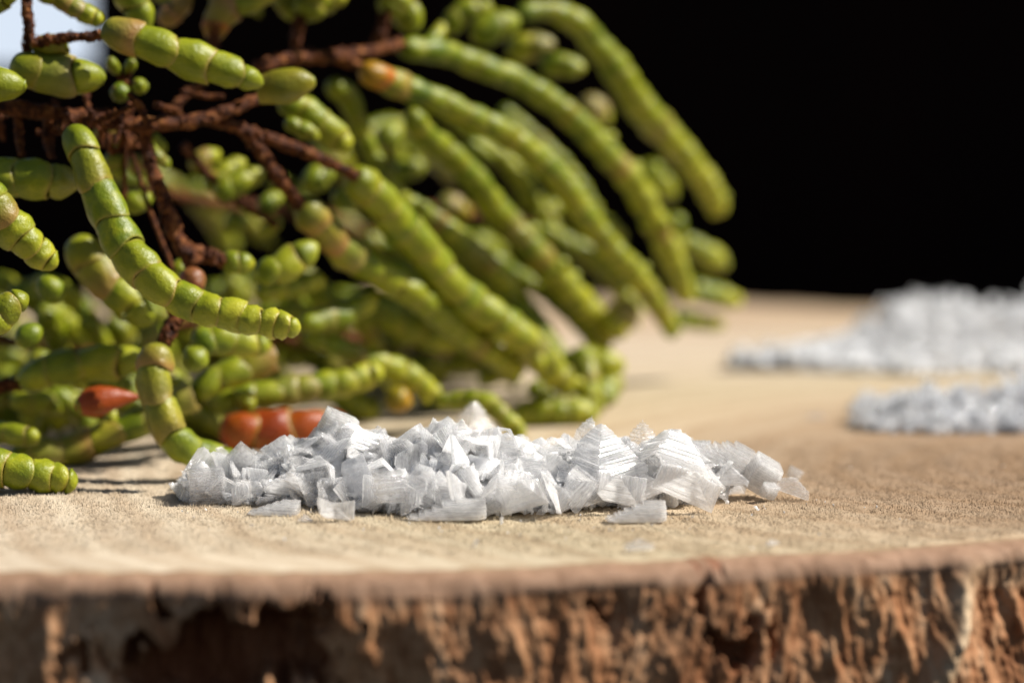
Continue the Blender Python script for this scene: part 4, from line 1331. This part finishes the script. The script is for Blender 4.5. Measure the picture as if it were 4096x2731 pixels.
def crumbs(name, n, sample, size, mat, seed, label, cat, shapes=None, extra=None):
    """a heap of grains too small or blurred to count, one mesh"""
    rg = np.random.default_rng(seed)
    r_ = random.Random(seed)
    protos = []
    for k in range(8):
        bm = bm_chunk(r_, 11, 1, r_.uniform(.6, 1), r_.uniform(.4, .9)) if (shapes and k % 4 == 1) else shell(r_, 4, r_.uniform(.2, .6), [((0, 0, 0), (r_.uniform(-.5, .5), 1, 0))], 4, .16)
        bmesh.ops.triangulate(bm, faces=bm.faces)
        bm.verts.index_update()
        protos.append((np.array([v.co[:] for v in bm.verts]), np.array([[v.index for v in f.verts] for f in bm.faces])))
        bm.free()
    VV, FF, off = [], [], 0
    for k in range(n):
        p_, sc = sample(rg, k)
        if p_ is None: continue
        v, f = protos[k % 8]
        s = sc if sc is not None else rg.uniform(*size)
        R_ = np.array(Euler(rg.uniform(0, 6.28, 3)).to_matrix())
        w = (v * s) @ R_.T + p_
        lo = w[:, 2].min()
        if lo < 0: w[:, 2] -= lo
        VV.append(w); FF.append(f + off); off += len(v)
    if extra is not None:
        VV.append(extra[0]); FF.append(extra[1] + off)
    VV = np.concatenate(VV); FF = np.concatenate(FF)
    c = VV.mean(0); c[2] = 0
    o = link(name, make_mesh(name, VV - c, FF, mat, False), loc=tuple(c))
    return tag(o, label, cat, kind='stuff')


def near_sample(rg, k):
    px = rg.uniform(705, 2960)
    hz, yf = heap(px)
    Y = rg.uniform(yf + .0004, CREST_Y + .012)
    hh = heap_h(px, Y) - .0009
    if hh < 0.0002: return None, None
    z = hh * rg.uniform(0, 1) ** .6
    s = rg.uniform(.0008, .0022)
    return np.array([P(px, 2000, Y)[0], Y, max(0.0, min(z, hh - s * .3))]), s


def mound():
    """packed fine salt added under the flakes so scattered light brightens the heap: a closed lump with a broken, facetted surface"""
    nx, ny = 230, 46
    top = np.zeros((nx, ny, 3))
    for i, px in enumerate(np.linspace(715, 2945, nx)):
        hz, yf = heap(px)
        for j, f in enumerate(np.linspace(0, 1, ny)):
            Y = yf + .0022 + (CREST_Y + .013 - yf - .0022) * f
            top[i, j] = (P(px, 2000, Y)[0], Y, heap_h(px, Y) * .86 - .0005)
    cell = _hash(np.floor(top[..., 0] / .0011 + .6 * noise(top[..., 0] * 800, top[..., 1] * 800, 0, 2)), np.floor(top[..., 1] / .0011), np.zeros((nx, ny)), 4)
    top[..., 2] += .00045 * cell + .0003 * fbm(top[..., 0] * 900, top[..., 1] * 900, 0, 3, 3)
    top[..., 2] = np.maximum(top[..., 2], .0003)
    bot = top.copy(); bot[..., 2] = .0001
    V_ = np.concatenate([top.reshape(-1, 3), bot.reshape(-1, 3)])
    q = grid_faces(nx, ny)
    nn = nx * ny
    tri = np.concatenate([q[:, [0, 2, 1]], q[:, [0, 3, 2]]])
    bt = np.concatenate([q[:, [0, 1, 2]], q[:, [0, 2, 3]]]) + nn
    e = []
    for a_, b_ in [(i * ny, (i + 1) * ny) for i in range(nx - 1)] + [((i + 1) * ny + ny - 1, i * ny + ny - 1) for i in range(nx - 1)] + [(j + 1, j) for j in range(ny - 1)] + [((nx - 1) * ny + j, (nx - 1) * ny + j + 1) for j in range(ny - 1)]:
        e += [(a_, b_, b_ + nn), (a_, b_ + nn, a_ + nn)]
    return V_, np.concatenate([tri, bt, np.array(e)])


crumbs('salt_crumbs', 1500, near_sample, None, M_SALTC, 31, 'fine salt crumbs filling the near heap between its flakes', 'salt', extra=mound())

def dust_sample(rg, k):
    px = rg.normal(1900, 900)
    Y = rg.normal(.284, .012)
    x = P(px, 2000, Y)[0]
    if not (.256 < Y < .33): return None, None
    return np.array([x, Y, .0001]), float(rg.uniform(.00010, .00035) * (1 + 1.2 * (rg.uniform() > .9)))


crumbs('salt_dust', 170, dust_sample, None, M_SALTC, 35, 'specks of salt dust strewn on the wood round the near heap', 'salt')

# coarse grey salt and white salt behind: blurred heaps nobody could count grain by grain
SILM = np.array([(3420, 1700), (3450, 1650), (3520, 1570), (3600, 1520), (3700, 1500), (3800, 1530), (3900, 1520), (4000, 1480), (4100, 1450), (4300, 1430), (4600, 1560), (4800, 1720)], float)


def mid_sample(rg, k):
    px = rg.uniform(3425, 4780)
    yc = .358
    yf = B(px, np.interp(px, [3425, 3520, 3800, 4780], [1715, 1735, 1738, 1735]))[1]
    Y = rg.uniform(yf, yc + .014)
    bumpy = .85 + .35 * float(noise(px / 60.0, Y * 420, 0, 15))
    hz = P(px, np.interp(px, SILM[:, 0], SILM[:, 1]), yc)[2]
    t_ = (yc - Y) / (yc - yf) if Y < yc else (Y - yc) / .014
    hh = hz * max(0, 1 - t_ ** 1.7) * bumpy
    s = min(.0030, .0010 + .0006 * rg.exponential())
    return np.array([P(px, 1700, Y)[0], Y, max(0, hh - s * .6) * rg.uniform(0, 1) ** .45]), s


crumbs('coarse_salt', 2300, mid_sample, None, M_SALTG, 32, 'heap of coarse greyish salt grains at the right, nearer than the white heap', 'salt', True)

SILB = np.array([(2930, 1475), (3000, 1435), (3100, 1390), (3200, 1352), (3300, 1325), (3400, 1285), (3480, 1235), (3560, 1175), (3640, 1125), (3720, 1122), (3800, 1140), (3900, 1150), (4000, 1150), (4100, 1155), (4400, 1150), (4800, 1230), (5300, 1440)], float)


def back_sample(rg, k):
    px = rg.uniform(2935, 5250)
    yc = float(np.interp(px, [2935, 3150, 3450, 3700], [.418, .424, .436, .445]))
    yf = B(px, np.interp(px, [2935, 3050, 3300, 3600, 5250], [1486, 1488, 1494, 1500, 1490]))[1]
    yback = float(np.interp(px, [2935, 3200, 3600], [.003, .009, .022]))
    Y = rg.uniform(yf, yc + yback)
    lump = .92 + .16 * float(noise(px / 75.0, Y * 260, 0, 5)) + .10 * float(noise(px / 40.0, Y * 500, 0, 6))
    hz = P(px, np.interp(px, SILB[:, 0], SILB[:, 1]), yc)[2]
    t_ = (yc - Y) / (yc - yf) if Y < yc else (Y - yc) / yback
    hh = hz * max(0, 1 - t_ ** 1.25) * lump
    s = min(.0032, .0006 + .0007 * rg.exponential())
    return np.array([P(px, 1450, Y)[0], Y, max(0, hh - s * .5) * rg.uniform(0, 1) ** .4]), s


crumbs('white_salt', 8000, back_sample, None, M_SALTW, 33, 'blurred heap of bright white salt at the far side of the board', 'salt', True)
